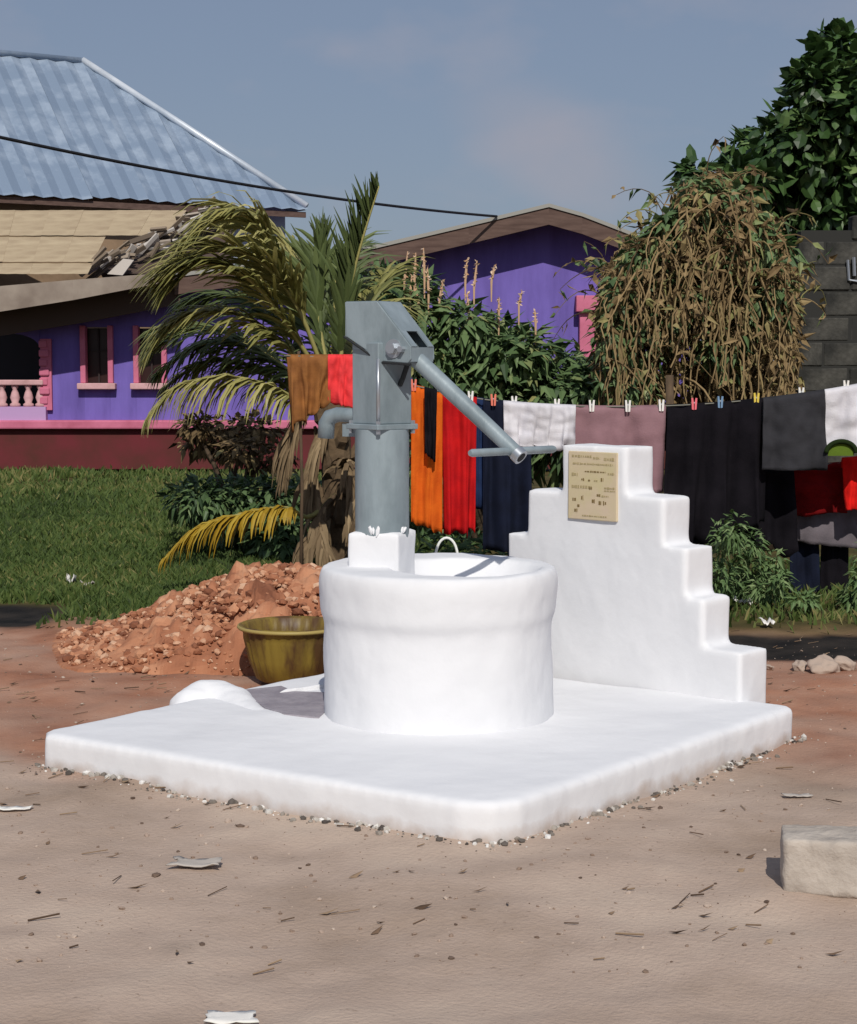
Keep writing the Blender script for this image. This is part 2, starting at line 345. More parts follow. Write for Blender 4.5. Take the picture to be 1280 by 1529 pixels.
# ------------------------------------------------------------------ back house with galvanised hip roof
ang = R(31.8); e_ = Vector((math.cos(ang), math.sin(ang), 0)); up_ = Vector((-math.sin(ang), math.cos(ang), 0))
EC = W(457, 311, 28.7); EZ = EC.z
bh = empty('back_house', (EC.x - 4, 30.5, 0), 'taller house behind with blue-grey galvanised hip roof and tan wall', 'house')
s_h = 2.75; rz = EZ + s_h * .90
RE = EC - e_ * s_h + up_ * s_h; RE.z = rz
LEN = 9.0
slope = (up_ * s_h + Vector((0, 0, rz - EZ))); sl = slope.length; sdir = slope.normalized(); nrm = e_.cross(sdir).normalized()
if nrm.y > 0: nrm = -nrm
sheetw = .92
k = 0; t0 = 0.0
while t0 < LEN:                                        # corrugated sheets, each its own part, clipped by the hip
    mb = MB(); t1 = min(t0 + sheetw, LEN); N = 12
    row = []
    for i in range(N + 1):
        t = t0 + (t1 - t0) * i / N
        h = min(1.0, t / s_h)                         # how far up the slope this line goes
        rib = nrm * (.035 * (.5 + .5 * math.cos(i / N * 2 * math.pi * 3)))
        off = nrm * (.004 * (k % 2))
        segs = []
        for q in range(7):
            p = EC - e_ * t + slope * (h * q / 6 * 1.0) - sdir * (.05 + .03 * math.sin(k * 1.7)) * (1 - q / 6)
            segs.append(p + rib + off + nrm * .012 * noise.noise(p * .9))
        row.append(segs)
    for i in range(N):
        for q in range(6): mb.face([row[i][q], row[i + 1][q], row[i + 1][q + 1], row[i][q + 1]])
    mb.build('roof_sheet', M['zinc'], bh, smooth=True, origin=EC - e_ * t0)
    t0 += sheetw; k += 1
mb = MB()                                              # far hip plane and ridge, closing the roof
C2 = EC + up_ * (2 * s_h); C3 = EC - e_ * LEN + up_ * (2 * s_h); RL = RE - e_ * (LEN - s_h); C0 = EC - e_ * LEN
dn = Vector((0, 0, -.03))
for q in ([EC + dn, C2 + dn, RE + dn], [C2 + dn, C3 + dn, RL + dn, RE + dn], [C0 + dn, RL + dn, C3 + dn]): mb.face(q)
mb.build('rear_roof', M['zinc'], bh, origin=C2)
mb = MB(); mb.tube([EC + nrm * .05, EC.lerp(RE, .5) + nrm * .06, RE + nrm * .06], .055, 8); mb.build('hip_cap', M['hipcap'], bh, smooth=True, origin=EC)
mb = MB(); mb.tube([RE + nrm * .05, RL + nrm * .05], .05, 8); mb.build('ridge_cap', M['zinc'], bh, smooth=True, origin=RE)
mb = MB(); a_ = EC + Vector((0, 0, -.06)); mb.prism([a_, a_ - e_ * LEN, a_ - e_ * LEN + Vector((0, 0, -.09)), a_ + Vector((0, 0, -.09))], up_ * .04); mb.build('eave_board', M['fascia'], bh, origin=a_)
wp = EC + up_ * .45 - e_ * .15; wp.z = 0
def wbox(a0, a1, z0, z1, m, name, par, th=.2, base=wp, ed=e_, ud=up_):
    mb = MB(); p = base - ed * a0
    mb.prism([p + Vector((0, 0, z0)), base - ed * a1 + Vector((0, 0, z0)), base - ed * a1 + Vector((0, 0, z1)), p + Vector((0, 0, z1))], ud * th)
    return mb.build(name, m, par, origin=p)
wbox(0, 1.36, 0, EZ + .2, M['palewall'], 'wall', bh); wbox(1.362, LEN - .3, 0, EZ + .2, M['tanwall'], 'wall', bh)
wp2 = wp - up_ * .012
wd = wbox(.36, .62, EZ - .85, EZ - .16, M['dark'], 'window', bh, th=.03, base=wp2)
wbox(.34, .38, EZ - .87, EZ - .14, M['pump_dark'], 'frame', wd, th=.05, base=wp2 - up_ * .01)

# ------------------------------------------------------------------ violet house
FY = 22.0; OY = 21.48
vh = empty('violet_house', (W(560, 640, FY).x, FY, 0), 'single-storey violet house with brown gable and pink trimmed veranda', 'house')
def fx(px, Y=FY): return W(px, 540, Y).x
def fz(py, Y=FY): return W(640, py, Y).z
def fbox(px0, px1, py0, py1, y0, y1, m, name, par=vh, bev=0):
    x0, x1, z1, z0 = fx(px0), fx(px1), fz(py0), fz(py1)
    mb = MB(); mb.box(((x0 + x1) / 2, (y0 + y1) / 2, (z0 + z1) / 2), ((x1 - x0) / 2, (y1 - y0) / 2, (z1 - z0) / 2))
    o = mb.build(name, m, par, origin=((x0 + x1) / 2, y0, z0))
    if bev: bevel(o, bev)
    return o
# roof outline (outer verge) as pixel polyline
VERGE = [(-60, 470), (110, 443), (260, 414), (430, 391), (560, 371), (700, 338), (820, 309), (870, 323), (945, 352), (1040, 396)]
def verge_py(px):
    for (a, bq), (c_, d_) in zip(VERGE, VERGE[1:]):
        if a <= px <= c_: return bq + (d_ - bq) * (px - a) / (c_ - a)
    return 400
def wallpiece(px0, px1, pyb, pyt=None, y0=FY, name='wall', m=None, n=1):
    # a wall strip; when pyt is None it rises to the roof line
    mb = MB(); poly = [Vector((fx(px0), y0, fz(pyb))), Vector((fx(px1), y0, fz(pyb)))]
    if pyt is None:
        inner = [p for p in VERGE if px0 < p[0] < px1]
        pts = [(px1, verge_py(px1))] + list(reversed(inner)) + [(px0, verge_py(px0))]
        poly += [Vector((fx(a), y0, W(a, q, OY).z - .05)) for a, q in pts]
    else: poly += [Vector((fx(px1), y0, fz(pyt))), Vector((fx(px0), y0, fz(pyt)))]
    mb.prism(poly, (0, .18, 0)); return mb.build(name, m or M['wall'], vh, origin=poly[0])
GB = 640   # top of plinth line
wallpiece(60, 126, GB); wallpiece(126, 165, GB, 578); wallpiece(126, 165, 488); wallpiece(165, 204, GB); wallpiece(204, 246, GB, 578); wallpiece(204, 246, 488)
wallpiece(246, 884, GB); wallpiece(884, 945, GB, 526); wallpiece(884, 945, 466); wallpiece(945, 1030, GB)
wallpiece(-60, 60, 498); wallpiece(-60, 60, GB, 607)
# arch spandrels of the veranda opening
for sgn, cx0 in ((1, 60), (-1, -28)):
    mb = MB(); poly = [Vector((fx(cx0), FY - .02, fz(490))), Vector((fx(cx0), FY - .02, fz(520)))]
    for q in range(9):
        a = q / 8 * math.pi / 2; poly.append(Vector((fx(cx0 - sgn * 44 * (1 - math.cos(a))), FY - .02, fz(520 - 22 * math.sin(a)))))
    poly.append(Vector((fx(cx0 - sgn * 44), FY - .02, fz(490))))
    mb.prism(poly, (0, .16, 0)); mb.build('arch', M['wall'], vh, origin=poly[0])
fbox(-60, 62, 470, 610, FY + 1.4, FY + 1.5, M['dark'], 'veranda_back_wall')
fbox(-62, 1032, GB, 700, FY - .06, FY + .3, M['maroon'], 'plinth')
fbox(-62, 1030, 627, 640, FY - .16, FY + .1, M['pink'], 'ledge', bev=.02)
# balustrade
bal = fbox(-62, 66, 567, 575, FY - .1, FY + .06, M['pinkpale'], 'balustrade', bev=.015)
prof = [(.0, 0), (.075, 0), (.075, .03), (.045, .05), (.07, .11), (.05, .17), (.03, .21), (.05, .235), (.05, .26), (0, .26)]
bmsh = None
for q, px in enumerate((-54, -36, -17, 3, 22, 42, 60)):
    x = fx(px); z = fz(607)
    if bmsh is None:
        mb = MB(); mb.lathe([(r_ * .9, zz * (fz(575) - fz(607)) / .26) for r_, zz in prof], (0, 0, 0), 12)
        o = mb.build('baluster', M['pinkpale'], bal, smooth=True, origin=(0, 0, 0)); bmsh = o.data
    else:
        o = bpy.data.objects.new('baluster', bmsh); COL.objects.link(o); o.parent = bal
    o.location = Vector((x, FY - .02, z)) - parent_world(bal)
fbox(-62, 70, 607, 627, FY - .12, FY - .004, M['lilac'], 'balustrade_base')
# rusticated pink column beside the veranda
colm = fbox(62, 78, 506, 612, FY - .06, FY + .02, M['pink'], 'column')
for q in range(7):
    o = fbox(60, 72 + (q % 2) * 3, 508 + q * 14, 519 + q * 14, FY - .08 - .01 * (q % 2), FY - .055, M['pink'], 'quoin', colm, .02)
# windows
def window(px0, px1, py0, py1, fr=7):
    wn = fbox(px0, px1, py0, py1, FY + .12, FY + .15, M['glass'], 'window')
    for a0, a1 in ((px0 - fr, px0 + 1), (px1 - 1, px1 + fr)): fbox(a0, a1, py0 - 4, py1, FY - .07, FY + .10, M['pink'], 'frame', wn, .01)
    fbox(px0 - fr - 4, px1 + fr + 4, py1, py1 + 9, FY - .13, FY + .10, M['pinkpale'], 'sill', wn, .01)
    fbox((px0 + px1) / 2 - 1.2, (px0 + px1) / 2 + 1.2, py0, py1, FY + .09, FY + .118, M['winframe'], 'mullion', wn)
    fbox(px0, px1, (py0 * .6 + py1 * .4) - 1.2, (py0 * .6 + py1 * .4) + 1.2, FY + .088, FY + .116, M['winframe'], 'transom', wn)
    return wn
window(128, 163, 490, 572); window(207, 243, 490, 572)
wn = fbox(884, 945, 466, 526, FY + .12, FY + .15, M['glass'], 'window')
fbox(864, 888, 462, 530, FY - .14, FY + .1, M['pink'], 'frame', wn, .01); fbox(930, 956, 466, 530, FY - .12, FY + .1, M['pink'], 'frame', wn, .01)
fbox(858, 962, 442, 466, FY - .22, FY + .05, M['pink'], 'lintel', wn, .01); fbox(866, 956, 526, 536, FY - .16, FY + .1, M['pink'], 'sill', wn, .01)
# roof slabs: one sheet strip per verge segment, with fascia and soffit
for (a, qa), (c_, qc) in zip(VERGE, VERGE[1:]):
    lft = a < 260; oy = OY - .42 if lft else OY
    A, B_ = W(a, qa, oy), W(c_, qc, oy); back = Vector((0, 4.2 if a < 540 else 6.5, 0)); T = Vector((0, 0, .045))
    if lft: back = Vector((0, 1.0, 0))
    mb = MB(); mb.prism([A, B_, B_ + T, A + T], back); mb.build('roof_sheet', M['roofedge'], vh, origin=A)
    D = Vector((0, 0, -.21 if not lft else -.30)); f0 = Vector((0, .02 if not lft else .5, 0))
    mb = MB(); mb.prism([A + f0, B_ + f0, B_ + f0 + D, A + f0 + D], (0, .035, 0)); mb.build('fascia', M['fascia'] if not lft else M['soffit'], vh, origin=A)
    if lft:
        mb = MB(); up2 = Vector((0, -.03, .0)); h0 = Vector((0, 0, .04)); hA = Vector((0, 0, .30 if a < 0 else .2)); hB = Vector((0, 0, .2 if c_ < 200 else .06))
        mb.prism([A + up2 - h0, B_ + up2 - h0, B_ + up2 + hB, A + up2 + hA], (0, .04, 0)); mb.build('fascia', M['fasciagrey'], vh, origin=A)
# weathered tan sheets over the veranda, sloping up and back
TR = [(-120, 412), (30, 411), (90, 410), (150, 409)]
tops = [(-120, 322), (30, 324), (150, 327), (330, 330)]
cols = 9
def tanp(s, t):
    bpx = -130 + s * (262 - -130); tpx = -130 + s * (330 - -130)
    bp_ = W(bpx, 409, OY + .1); tp_ = W(tpx, 318, OY + 4.2)
    return bp_.lerp(tp_, t)
for rowi, (t0, t1) in enumerate(((0, .16), (.15, .55), (.54, 1.0))):
    smax = (1.0, .70 if rowi == 1 else .62, .98)[rowi]
    for ci in range(cols):
        s0, s1 = ci / cols, (ci + 1) / cols
        if rowi == 0 and s0 > .66 or rowi == 1 and s0 > .66 or rowi == 2 and s0 > .87: continue
        mb = MB(); N = 8; g = []
        for i in range(N + 1):
            s = s0 + (s1 - s0) * i / N
            lift = Vector((0, -.01, .02 * rowi + .0015 * math.cos(i / N * 4 * math.pi) + .002 * math.sin(ci * 3 + rowi)))
            g.append([tanp(s, t0 + (t1 - t0) * q / 4) + lift for q in range(5)])
        for i in range(N):
            for q in range(4): mb.face([g[i][q], g[i + 1][q], g[i + 1][q + 1], g[i][q + 1]])
        mb.build('roof_sheet', M['rust'], vh, smooth=True, origin=tanp(s0, t0))
# splintered edge of the old roof
mb = MB(); random.seed(3)
for q in range(80):
    s = random.random(); px = 130 + s * 200 + random.uniform(-12, 14); py = 398 - s * 86 + random.uniform(-6, 16)
    p = W(px, py, 22.2 + s * 2.2 + random.uniform(-.2, .2)); ln = random.uniform(.15, .6)
    rot = Matrix.Rotation(random.uniform(-.3, .3), 3, 'Z') @ Matrix.Rotation(-.45 + random.gauss(0, .28), 3, 'Y') @ Matrix.Rotation(random.uniform(-1, 1), 3, 'X')
    mb.box(p, (ln / 2, random.uniform(.012, .05), random.uniform(.006, .02)), rot, random.random())
sj = mb.build('splintered_roof_edge', M['junk'], vh, origin=W(230, 370, 23), usevar=True)
mb = MB(); A = W(150, 404, 22.6); mb.prism([W(150, 408, 22.7), W(345, 410, 22.7), W(345, 318, 25), W(300, 326, 24.8)], (0, .3, -.1)); mb.build('roof_void', M['soffit'], vh, origin=A)
mb = MB(); mb.prism([W(160, 409, 22.3), W(183, 411, 22.3), W(200, 388, 22.4), W(184, 386, 22.4)], (0, .05, 0)); mb.build('tarpaulin_scrap', M['litter2'], vh, origin=W(170, 400, 22.3))
# side body of the house so it has depth
mb = MB(); x0, x1 = fx(300), fx(1028); mb.prism([Vector((x0, FY + .2, 0)), Vector((x1, FY + .2, 0)), Vector((x1, FY + .2, 2.3)), Vector((x0, FY + .2, 2.3))], (0, 5.5, 0)); mb.build('rear_body', M['wall'], vh, origin=(x0, FY + .2, 0))

# ------------------------------------------------------------------ overhead cable
ca, cb = W(-420, 104, 14), W(742, 323, OY - .02); mb = MB(); pts = []
for q in range(41):
    t = q / 40; p = ca.lerp(cb, t); p.z -= .30 * 4 * t * (1 - t) * .55; pts.append(p)
mb.tube(pts, .016, 6); tag(mb.build('overhead_cable', M['cable'], smooth=True, origin=cb), 'black overhead cable sagging across the sky to the violet gable', 'cable')

# ------------------------------------------------------------------ sooty block wall at the right
WY = 14.0
bw = empty('block_wall', (fx(1240, WY), WY, 0), 'dark sooty concrete block wall at the right edge behind the washing', 'wall')
bx0 = W(1187, 500, WY).x; bl, bh_, bt = .42, .20, .15; topz = W(1240, 322, WY).z
rows = int(topz / bh_) + 1
blockme = []
for q in range(3):
    mb = MB(); mb.box((0, 0, 0), (bl / 2 - .005, bt / 2 + .004 * q, bh_ / 2 - .005)); blockme.append(mb)
protos = []
for r_ in range(rows):
    for c_ in range(4):
        z = topz - bh_ * (r_ + .5)
        if z < -.1 or (r_ == 0 and c_ in (0, 2)): continue
        x = bx0 + (c_ + .5 - (.5 if r_ % 2 else 0)) * bl
        half = (r_ % 2 and c_ == 0)
        k = random.randrange(3)
        while len(protos) < 3:
            o = blockme[len(protos)].build('block', M['block'], bw, origin=(0, 0, 0)); protos.append(o); bevel(o, .012, 1); o['_free'] = 1
        if '_free' in protos[k]: o = protos[k]; del o['_free']
        else: o = protos[k].copy(); COL.objects.link(o)
        o.location = Vector((x + (bl / 4 if half else 0), WY + random.uniform(-.008, .008), z)) - bw.location
        o.scale = (.5 if half else 1, 1, 1); o.rotation_euler = (0, random.uniform(-.008, .008), random.uniform(-.015, .015))
mb = MB(); mb.box((bx0 + bl * 2, WY, topz / 2), (bl * 2 - .02, bt / 2 - .006, topz / 2 - .12)); mb.build('mortar_joint', M['joint'], bw, origin=(bx0, WY, 0))
# a pale metal bracket on the wall
mb = MB(); p = W(1268, 390, WY - .1); mb.tube([W(1266, 388, WY - .1), W(1268, 418, WY - .1), W(1284, 420, WY - .1)], .012, 6); mb.tube([W(1275, 384, WY - .1), W(1276, 412, WY - .1)], .014, 6)
mb.build('bracket', M['bolt'], bw, origin=p)

# ------------------------------------------------------------------ foliage helpers
def leaf(mb, p, d, n, ln, wd, var, droop=.15):
    d = d.normalized(); s = d.cross(n)
    if s.length < .05: s = d.cross(Vector((0, 0, 1)) if abs(d.z) < .9 else Vector((1, 0, 0)))
    s.normalize(); n = s.cross(d)
    m1 = p + d * ln * .4; tip = p + d * ln - n * droop * ln - Vector((0, 0, droop * ln * .6))
    mid = m1 + n * ln * .03
    a, b_ = m1 + s * wd / 2 - n * wd * .12, m1 - s * wd / 2 - n * wd * .12
    i = len(mb.v); mb.v += [tuple(q) for q in (p, a, mid, b_, tip)]
    mb.f += [(i, i + 1, i + 2), (i, i + 2, i + 3), (i + 1, i + 4, i + 2), (i + 2, i + 4, i + 3)]; mb.a += [var] * 4
def rleaf(mb, p, d, n, ln, wd, var, droop=.2):         # rounder leaf, folded along the midrib
    d = d.normalized(); s = d.cross(n)
    if s.length < .05: s = d.cross(Vector((1, 0, 0)))
    s.normalize(); n = s.cross(d); i = len(mb.v); f = n * wd * .12
    m1 = p + d * ln * .3 - n * droop * ln * .1; m2 = p + d * ln * .68 - n * droop * ln * .45; tip = p + d * ln - n * droop * ln
    mb.v += [tuple(q) for q in (p, m1 + s * wd * .46 - f, m1, m1 - s * wd * .46 - f, m2 + s * wd * .40 - f, m2, m2 - s * wd * .40 - f, tip)]
    mb.f += [(i, i + 1, i + 2), (i, i + 2, i + 3), (i + 1, i + 4, i + 5, i + 2), (i + 2, i + 5, i + 6, i + 3), (i + 4, i + 7, i + 5), (i + 5, i + 7, i + 6)]; mb.a += [var] * 6
def rdir():
    z = random.uniform(-1, 1); a = random.uniform(0, 2 * math.pi); r = math.sqrt(1 - z * z); return Vector((r * math.cos(a), r * math.sin(a), z))
def lump(mb, c, rad, n, ln, wd, shell=.55, droop=.25, up=.25, light=.0, fn=None):
    rad = Vector(rad)
    for _ in range(n):
        q = rdir(); r = shell + (1 - shell) * random.random() ** .6
        r *= 1 + .22 * noise.noise(q * 2.3 + Vector(c))
        p = Vector(c) + Vector((q.x * rad.x, q.y * rad.y, q.z * rad.z)) * r
        d = (q + rdir() * .8 + Vector((0, 0, -.25))); nn = (rdir() * .5 + Vector((0, 0, 1)) * (up + .5) + q * .4).normalized()
        k = random.uniform(.5, 1.35)
        (fn or leaf)(mb, p, d, nn, ln * k, wd * k, min(1, max(0, random.gauss(.45 + light, .22))), droop)

# broad-leaved tree, top right
random.seed(11)
TY = 16.5
tr = empty('broadleaf_tree', (W(1330, 600, TY).x, TY, 0), 'tall dark green broad-leaved tree rising above the block wall', 'tree')
base = Vector((tr.location.x, TY, 0)); mb = MB()
lumps = [(1255, 105, .34, .36), (1240, 70, .2, .2), (1290, 130, .3, .4), (1215, 125, .2, .22), (1230, 175, .42, .4), (1300, 170, .7, .6), (1180, 215, .4, .34), (1245, 250, .55, .5), (1140, 235, .34, .26), (1108, 222, .16, .12),
         (1190, 300, .55, .45), (1110, 285, .4, .32), (1035, 258, .15, .1), (1070, 290, .26, .2), (1270, 320, .6, .5), (1150, 350, .5, .5), (1060, 350, .4, .4), (1350, 280, .8, .8), (1380, 190, .6, .6), (1230, 390, .45, .4), (1120, 420, .45, .45)]
tips = []
for (px, py, r, h) in lumps:
    c_ = W(px, py, TY + random.uniform(-.6, .6)); lump(mb, c_, (r, r * .9, h), int(330 * r / .4 * max(.7, r / .4)), .15, .105, shell=.35, droop=.35, fn=rleaf); tips.append(c_)
mb.build('crown', M['tree'], tr, origin=base + Vector((0, 0, 3)), fix=False, usevar=True)
mb = MB(); top = W(1310, 180, TY); fork = base + Vector((0, 0, 1.6))
mb.tube([base, base + Vector((.03, 0, .8)), fork, fork.lerp(top, .5), top], [.17, .14, .12, .08, .03], 10)
for t in tips:
    a = fork.lerp(top, random.uniform(.05, .7)); mb.tube([a, a.lerp(t, .5) + Vector((0, 0, .1)), t], [.045, .03, .012], 6)
mb.build('trunk', M['bark'], tr, smooth=True, origin=base)

# dry vine thicket
random.seed(12)
VY = 12.6
dv = empty('dry_vine_thicket', (W(1050, 600, VY).x, VY, 0), 'brown dried-out vine thicket hanging between violet house and block wall', 'bush')
mb = MB(); mb2 = MB()
def vine_top(px):
    pts = [(885, 500), (900, 420), (915, 380), (932, 395), (950, 352), (972, 362), (990, 318), (1008, 326), (1024, 272), (1040, 290), (1056, 248), (1072, 280), (1088, 262), (1104, 318), (1122, 300), (1140, 350), (1160, 335), (1178, 392), (1195, 420)]
    for (a, q), (c_, d_) in zip(pts, pts[1:]):
        if a <= px <= c_: return q + (d_ - q) * (px - a) / (c_ - a)
    return 450
def in_thicket(p):
    dep = p.y * cp - (p.z - EYE) * sp; px = CX + FPX * p.x / dep; py = CY - FPX * (p.y * sp + (p.z - EYE) * cp) / dep
    return py > vine_top(px) - 4 - 40 * random.random() ** 3 and 884 + 26 * random.random() < px < 1150 + 48 * random.random() ** .5
mb3 = MB()
for _ in range(1000):
    px = random.uniform(902, 1188); yt = vine_top(px) + abs(random.gauss(0, 110)); Y = VY + random.uniform(-.75, .6)
    p = W(px, min(yt, 575), Y); ln = random.uniform(.25, 1.0); d = rdir() * .7 + Vector((0, -.1, .1)); var = min(1, max(0, random.gauss(.45, .25)))
    pts = [p.copy()]
    for k in range(8):
        q = p + d * ln / 8; d = d + Vector((random.uniform(-.4, .4), random.uniform(-.3, .3), -.34)); d.normalize()
        if not in_thicket(q): continue
        p = q; pts.append(p.copy())
    if len(pts) < 4: continue
    r0 = random.uniform(.004, .011); mb.tube(pts, [r0 * (1 - .7 * k / len(pts)) for k in range(len(pts))], 4, var, cap=False)
    for k in range(random.randrange(5, 13)):
        q = random.choice(pts); leaf(mb2, q, rdir() + Vector((0, 0, -.6)), rdir(), random.uniform(.04, .13), random.uniform(.02, .05), min(1, max(0, random.gauss(.5, .25))), .4)
for (px, py, r, h) in [(1050, 350, .22, .25), (1000, 420, .36, .32), (1095, 420, .36, .38), (1050, 500, .55, .45), (955, 480, .26, .4), (1135, 500, .28, .45), (945, 560, .22, .3), (1000, 570, .5, .3), (1110, 580, .4, .3)]:
    lump(mb2, W(px, py, VY + .1), (r, r, h), int(520 * r / .4), .08, .035, shell=.3, droop=.5, light=-.15)
for (px, py, r, h) in [(925, 440, .12, .14), (1045, 290, .2, .14), (1075, 300, .16, .12), (990, 350, .14, .1), (1010, 335, .16, .1), (1150, 370, .2, .16), (960, 385, .14, .1), (1110, 340, .2, .14), (1165, 450, .14, .2), (1000, 460, .16, .2), (915, 500, .14, .2), (1100, 380, .16, .14), (1035, 430, .14, .2), (960, 520, .2, .2), (1080, 520, .2, .2), (1130, 440, .14, .2), (930, 575, .25, .12)]:
    lump(mb3, W(px, py, VY - .6), (r, r * .6, h), 95, .09, .05, shell=.2, droop=.4)
for _ in range(70):                                    # long arching sprigs that break the outline
    px = random.uniform(900, 1190); p = W(px, vine_top(px) + random.uniform(5, 60), VY + random.uniform(-.6, .3)); d = Vector((random.gauss((px - 1045) / 260, .5), random.gauss(-.1, .3), random.uniform(.5, 1.2))).normalized(); pts = [p.copy()]; st_ = random.uniform(.03, .065)
    for k in range(8):
        p = p + d * st_; d = (d + Vector((random.uniform(-.25, .25), random.uniform(-.2, .2), -.30))).normalized(); pts.append(p.copy())
    var = random.random(); mb.tube(pts, [.006 - .0005 * k for k in range(9)], 4, var, cap=False)
    for q in pts[2:]:
        if random.random() < .8: leaf(mb3 if random.random() < .45 else mb2, q, rdir() + Vector((0, 0, -.4)), rdir(), random.uniform(.05, .12), random.uniform(.02, .05), random.random(), .4)
for _ in range(90):                                    # pale strands hanging down the front
    px = random.uniform(905, 1185); p = W(px, vine_top(px) + random.uniform(30, 190), VY - random.uniform(.55, .85)); pts = [p.copy()]; ln = random.uniform(.3, .8)
    for k in range(8): p = p + Vector((random.gauss(0, .018), random.gauss(0, .01), -ln / 8)); pts.append(p.copy())
    mb.tube(pts, random.uniform(.004, .008), 4, random.uniform(.5, .8), cap=False)
mb3.build('green_leaves', M['bush'], dv, origin=dv.location + Vector((0, 0, 1)), fix=False, usevar=True)
mb.build('vine_stems', M['dry'], dv, origin=dv.location + Vector((0, 0, 1)), fix=False, usevar=True)
mb2.build('dry_leaves', M['dry'], dv, origin=dv.location + Vector((0, 0, 1)), fix=False, usevar=True)
mb = MB()
for px, lean in ((960, .1), (1030, .05), (1100, -.08), (1155, -.05)):
    p = W(px, 600, VY + .15); p.z = 0; t = W(px, vine_top(px) + 60, VY + .15); mb.tube([p, p.lerp(t, .5) + Vector((lean, 0, 0)), t], [.05, .035, .015], 7)
mb.build('trunk', M['bark'], dv, smooth=True, origin=dv.location)

# flowering shrub behind the washing
random.seed(13)
BY = 13.2
def shrub(name, label, lumps, Y, m, ln, wd, dens=1.0, stems=True, cat='bush', group=None, light=0, up=.6, dy=.3, spikes=None):
    px0 = sum(q[0] for q in lumps) / len(lumps); b0 = W(px0, 600, Y); b0.z = 0
    e = empty(name, b0, label, cat, group); mb = MB(); tp = []
    for (px, py, r, h) in lumps:
        c_ = W(px, py, Y + random.uniform(-dy, dy)); c_.z = max(c_.z, h * .6); lump(mb, c_, (r, r, h), int(dens * 260 * r / .3), ln, wd, shell=.3, droop=.25, up=up, light=light); tp.append(c_)
    mb.build('foliage', m, e, origin=b0, fix=False, usevar=True)
    if stems:
        mb = MB()
        for t in tp: 
            f_ = b0 + Vector((random.uniform(-.1, .1), random.uniform(-.05, .05), 0)); mb.tube([f_, f_.lerp(t, .55) + Vector((0, 0, .08)), t], [.03, .02, .008], 6)
        mb.build('stem', M['bark'], e, smooth=True, origin=b0)
    for (px, py, ht) in (spikes or []):
        mb = MB(); p = W(px, py, Y - .25); t = p + Vector((random.uniform(-.03, .03), 0, ht))
        mb.tube([p + Vector((0, 0, -.15)), p, p.lerp(t, .4), t], [.005, .009, .010, .004], 6, .6)
        for k in range(26):
            q = p.lerp(t, random.uniform(.05, 1)); leaf(mb, q, rdir() + Vector((0, 0, .6)), rdir(), .03, .014, .4 + .6 * random.random(), .1)
        mb.build('flower_spike', M['spike'], e, origin=p, fix=False, usevar=True)
    return e
shrub('flowering_shrub', 'green shrub with pale upright flower spikes in front of the violet gable',
      [(600, 470, .35, .3), (650, 500, .4, .3), (690, 485, .22, .14), (720, 535, .45, .24), (770, 525, .3, .15), (810, 552, .4, .18), (850, 572, .36, .16), (640, 560, .45, .3), (730, 580, .5, .26), (820, 590, .45, .22), (880, 590, .3, .18), (560, 440, .25, .2), (740, 498, .18, .08), (610, 430, .2, .14), (760, 640, .5, .35), (860, 650, .4, .3), (650, 650, .4, .35)], BY, M['bush'], .17, .055, 1.15,
      spikes=[(604, 420, .22), (619, 418, .2), (634, 415, .22), (612, 445, .17), (640, 440, .2), (656, 450, .16), (625, 452, .15), (695, 418, .15), (708, 430, .2), (734, 420, .12), (700, 470, .16), (745, 470, .12), (800, 485, .1), (775, 455, .1)])
random.seed(14)
shrub('dark_undergrowth', 'low dark green plants growing around the foot of the palm', [(300, 745, .25, .14), (350, 750, .28, .18), (400, 752, .3, .2), (450, 755, .3, .22), (490, 770, .25, .22), (430, 800, .28, .16), (360, 790, .2, .1)], 12.4, M['bush'], .095, .04, 2.0, stems=False, light=-.1, cat='plants')
random.seed(15)
shrub('leafy_shrub', 'small brown-leaved sapling left of the palm below its fronds', [(310, 660, .22, .1), (360, 670, .2, .09), (340, 640, .2, .1), (400, 685, .2, .1), (290, 635, .14, .08), (380, 640, .2, .12)], 13.4, M['dry'], .085, .05, 1.0, light=-.2)
random.seed(16)
shrub('weed_clump', 'bright green weeds standing under the black and grey laundry', [(1078, 800, .07, .1), (1098, 790, .06, .09), (1122, 812, .08, .08), (1086, 832, .12, .1), (1118, 845, .1, .1), (1152, 838, .07, .09), (1166, 866, .06, .05), (1100, 872, .14, .07), (1142, 880, .12, .06), (1074, 862, .1, .09), (1200, 896, .08, .03)], 9.75, M['weed'], .06, .022, 1.5, stems=False, light=.05, cat='weeds')
shrub('weed_clump', 'green weeds at the right edge below the grey cloth', [(1288, 862, .07, .1), (1300, 885, .12, .1), (1310, 830, .12, .14), (1272, 893, .06, .05)], 9.8, M['weed'], .06, .022, 1.6, stems=False, cat='weeds')
shrub('weed_clump', 'shaded weeds between the pump and stepped wall beneath dark trousers', [(640, 830, .25, .16), (720, 835, .3, .16), (680, 860, .3, .1)], 10.8, M['weed'], .11, .04, 1.0, stems=False, light=-.1, cat='weeds')

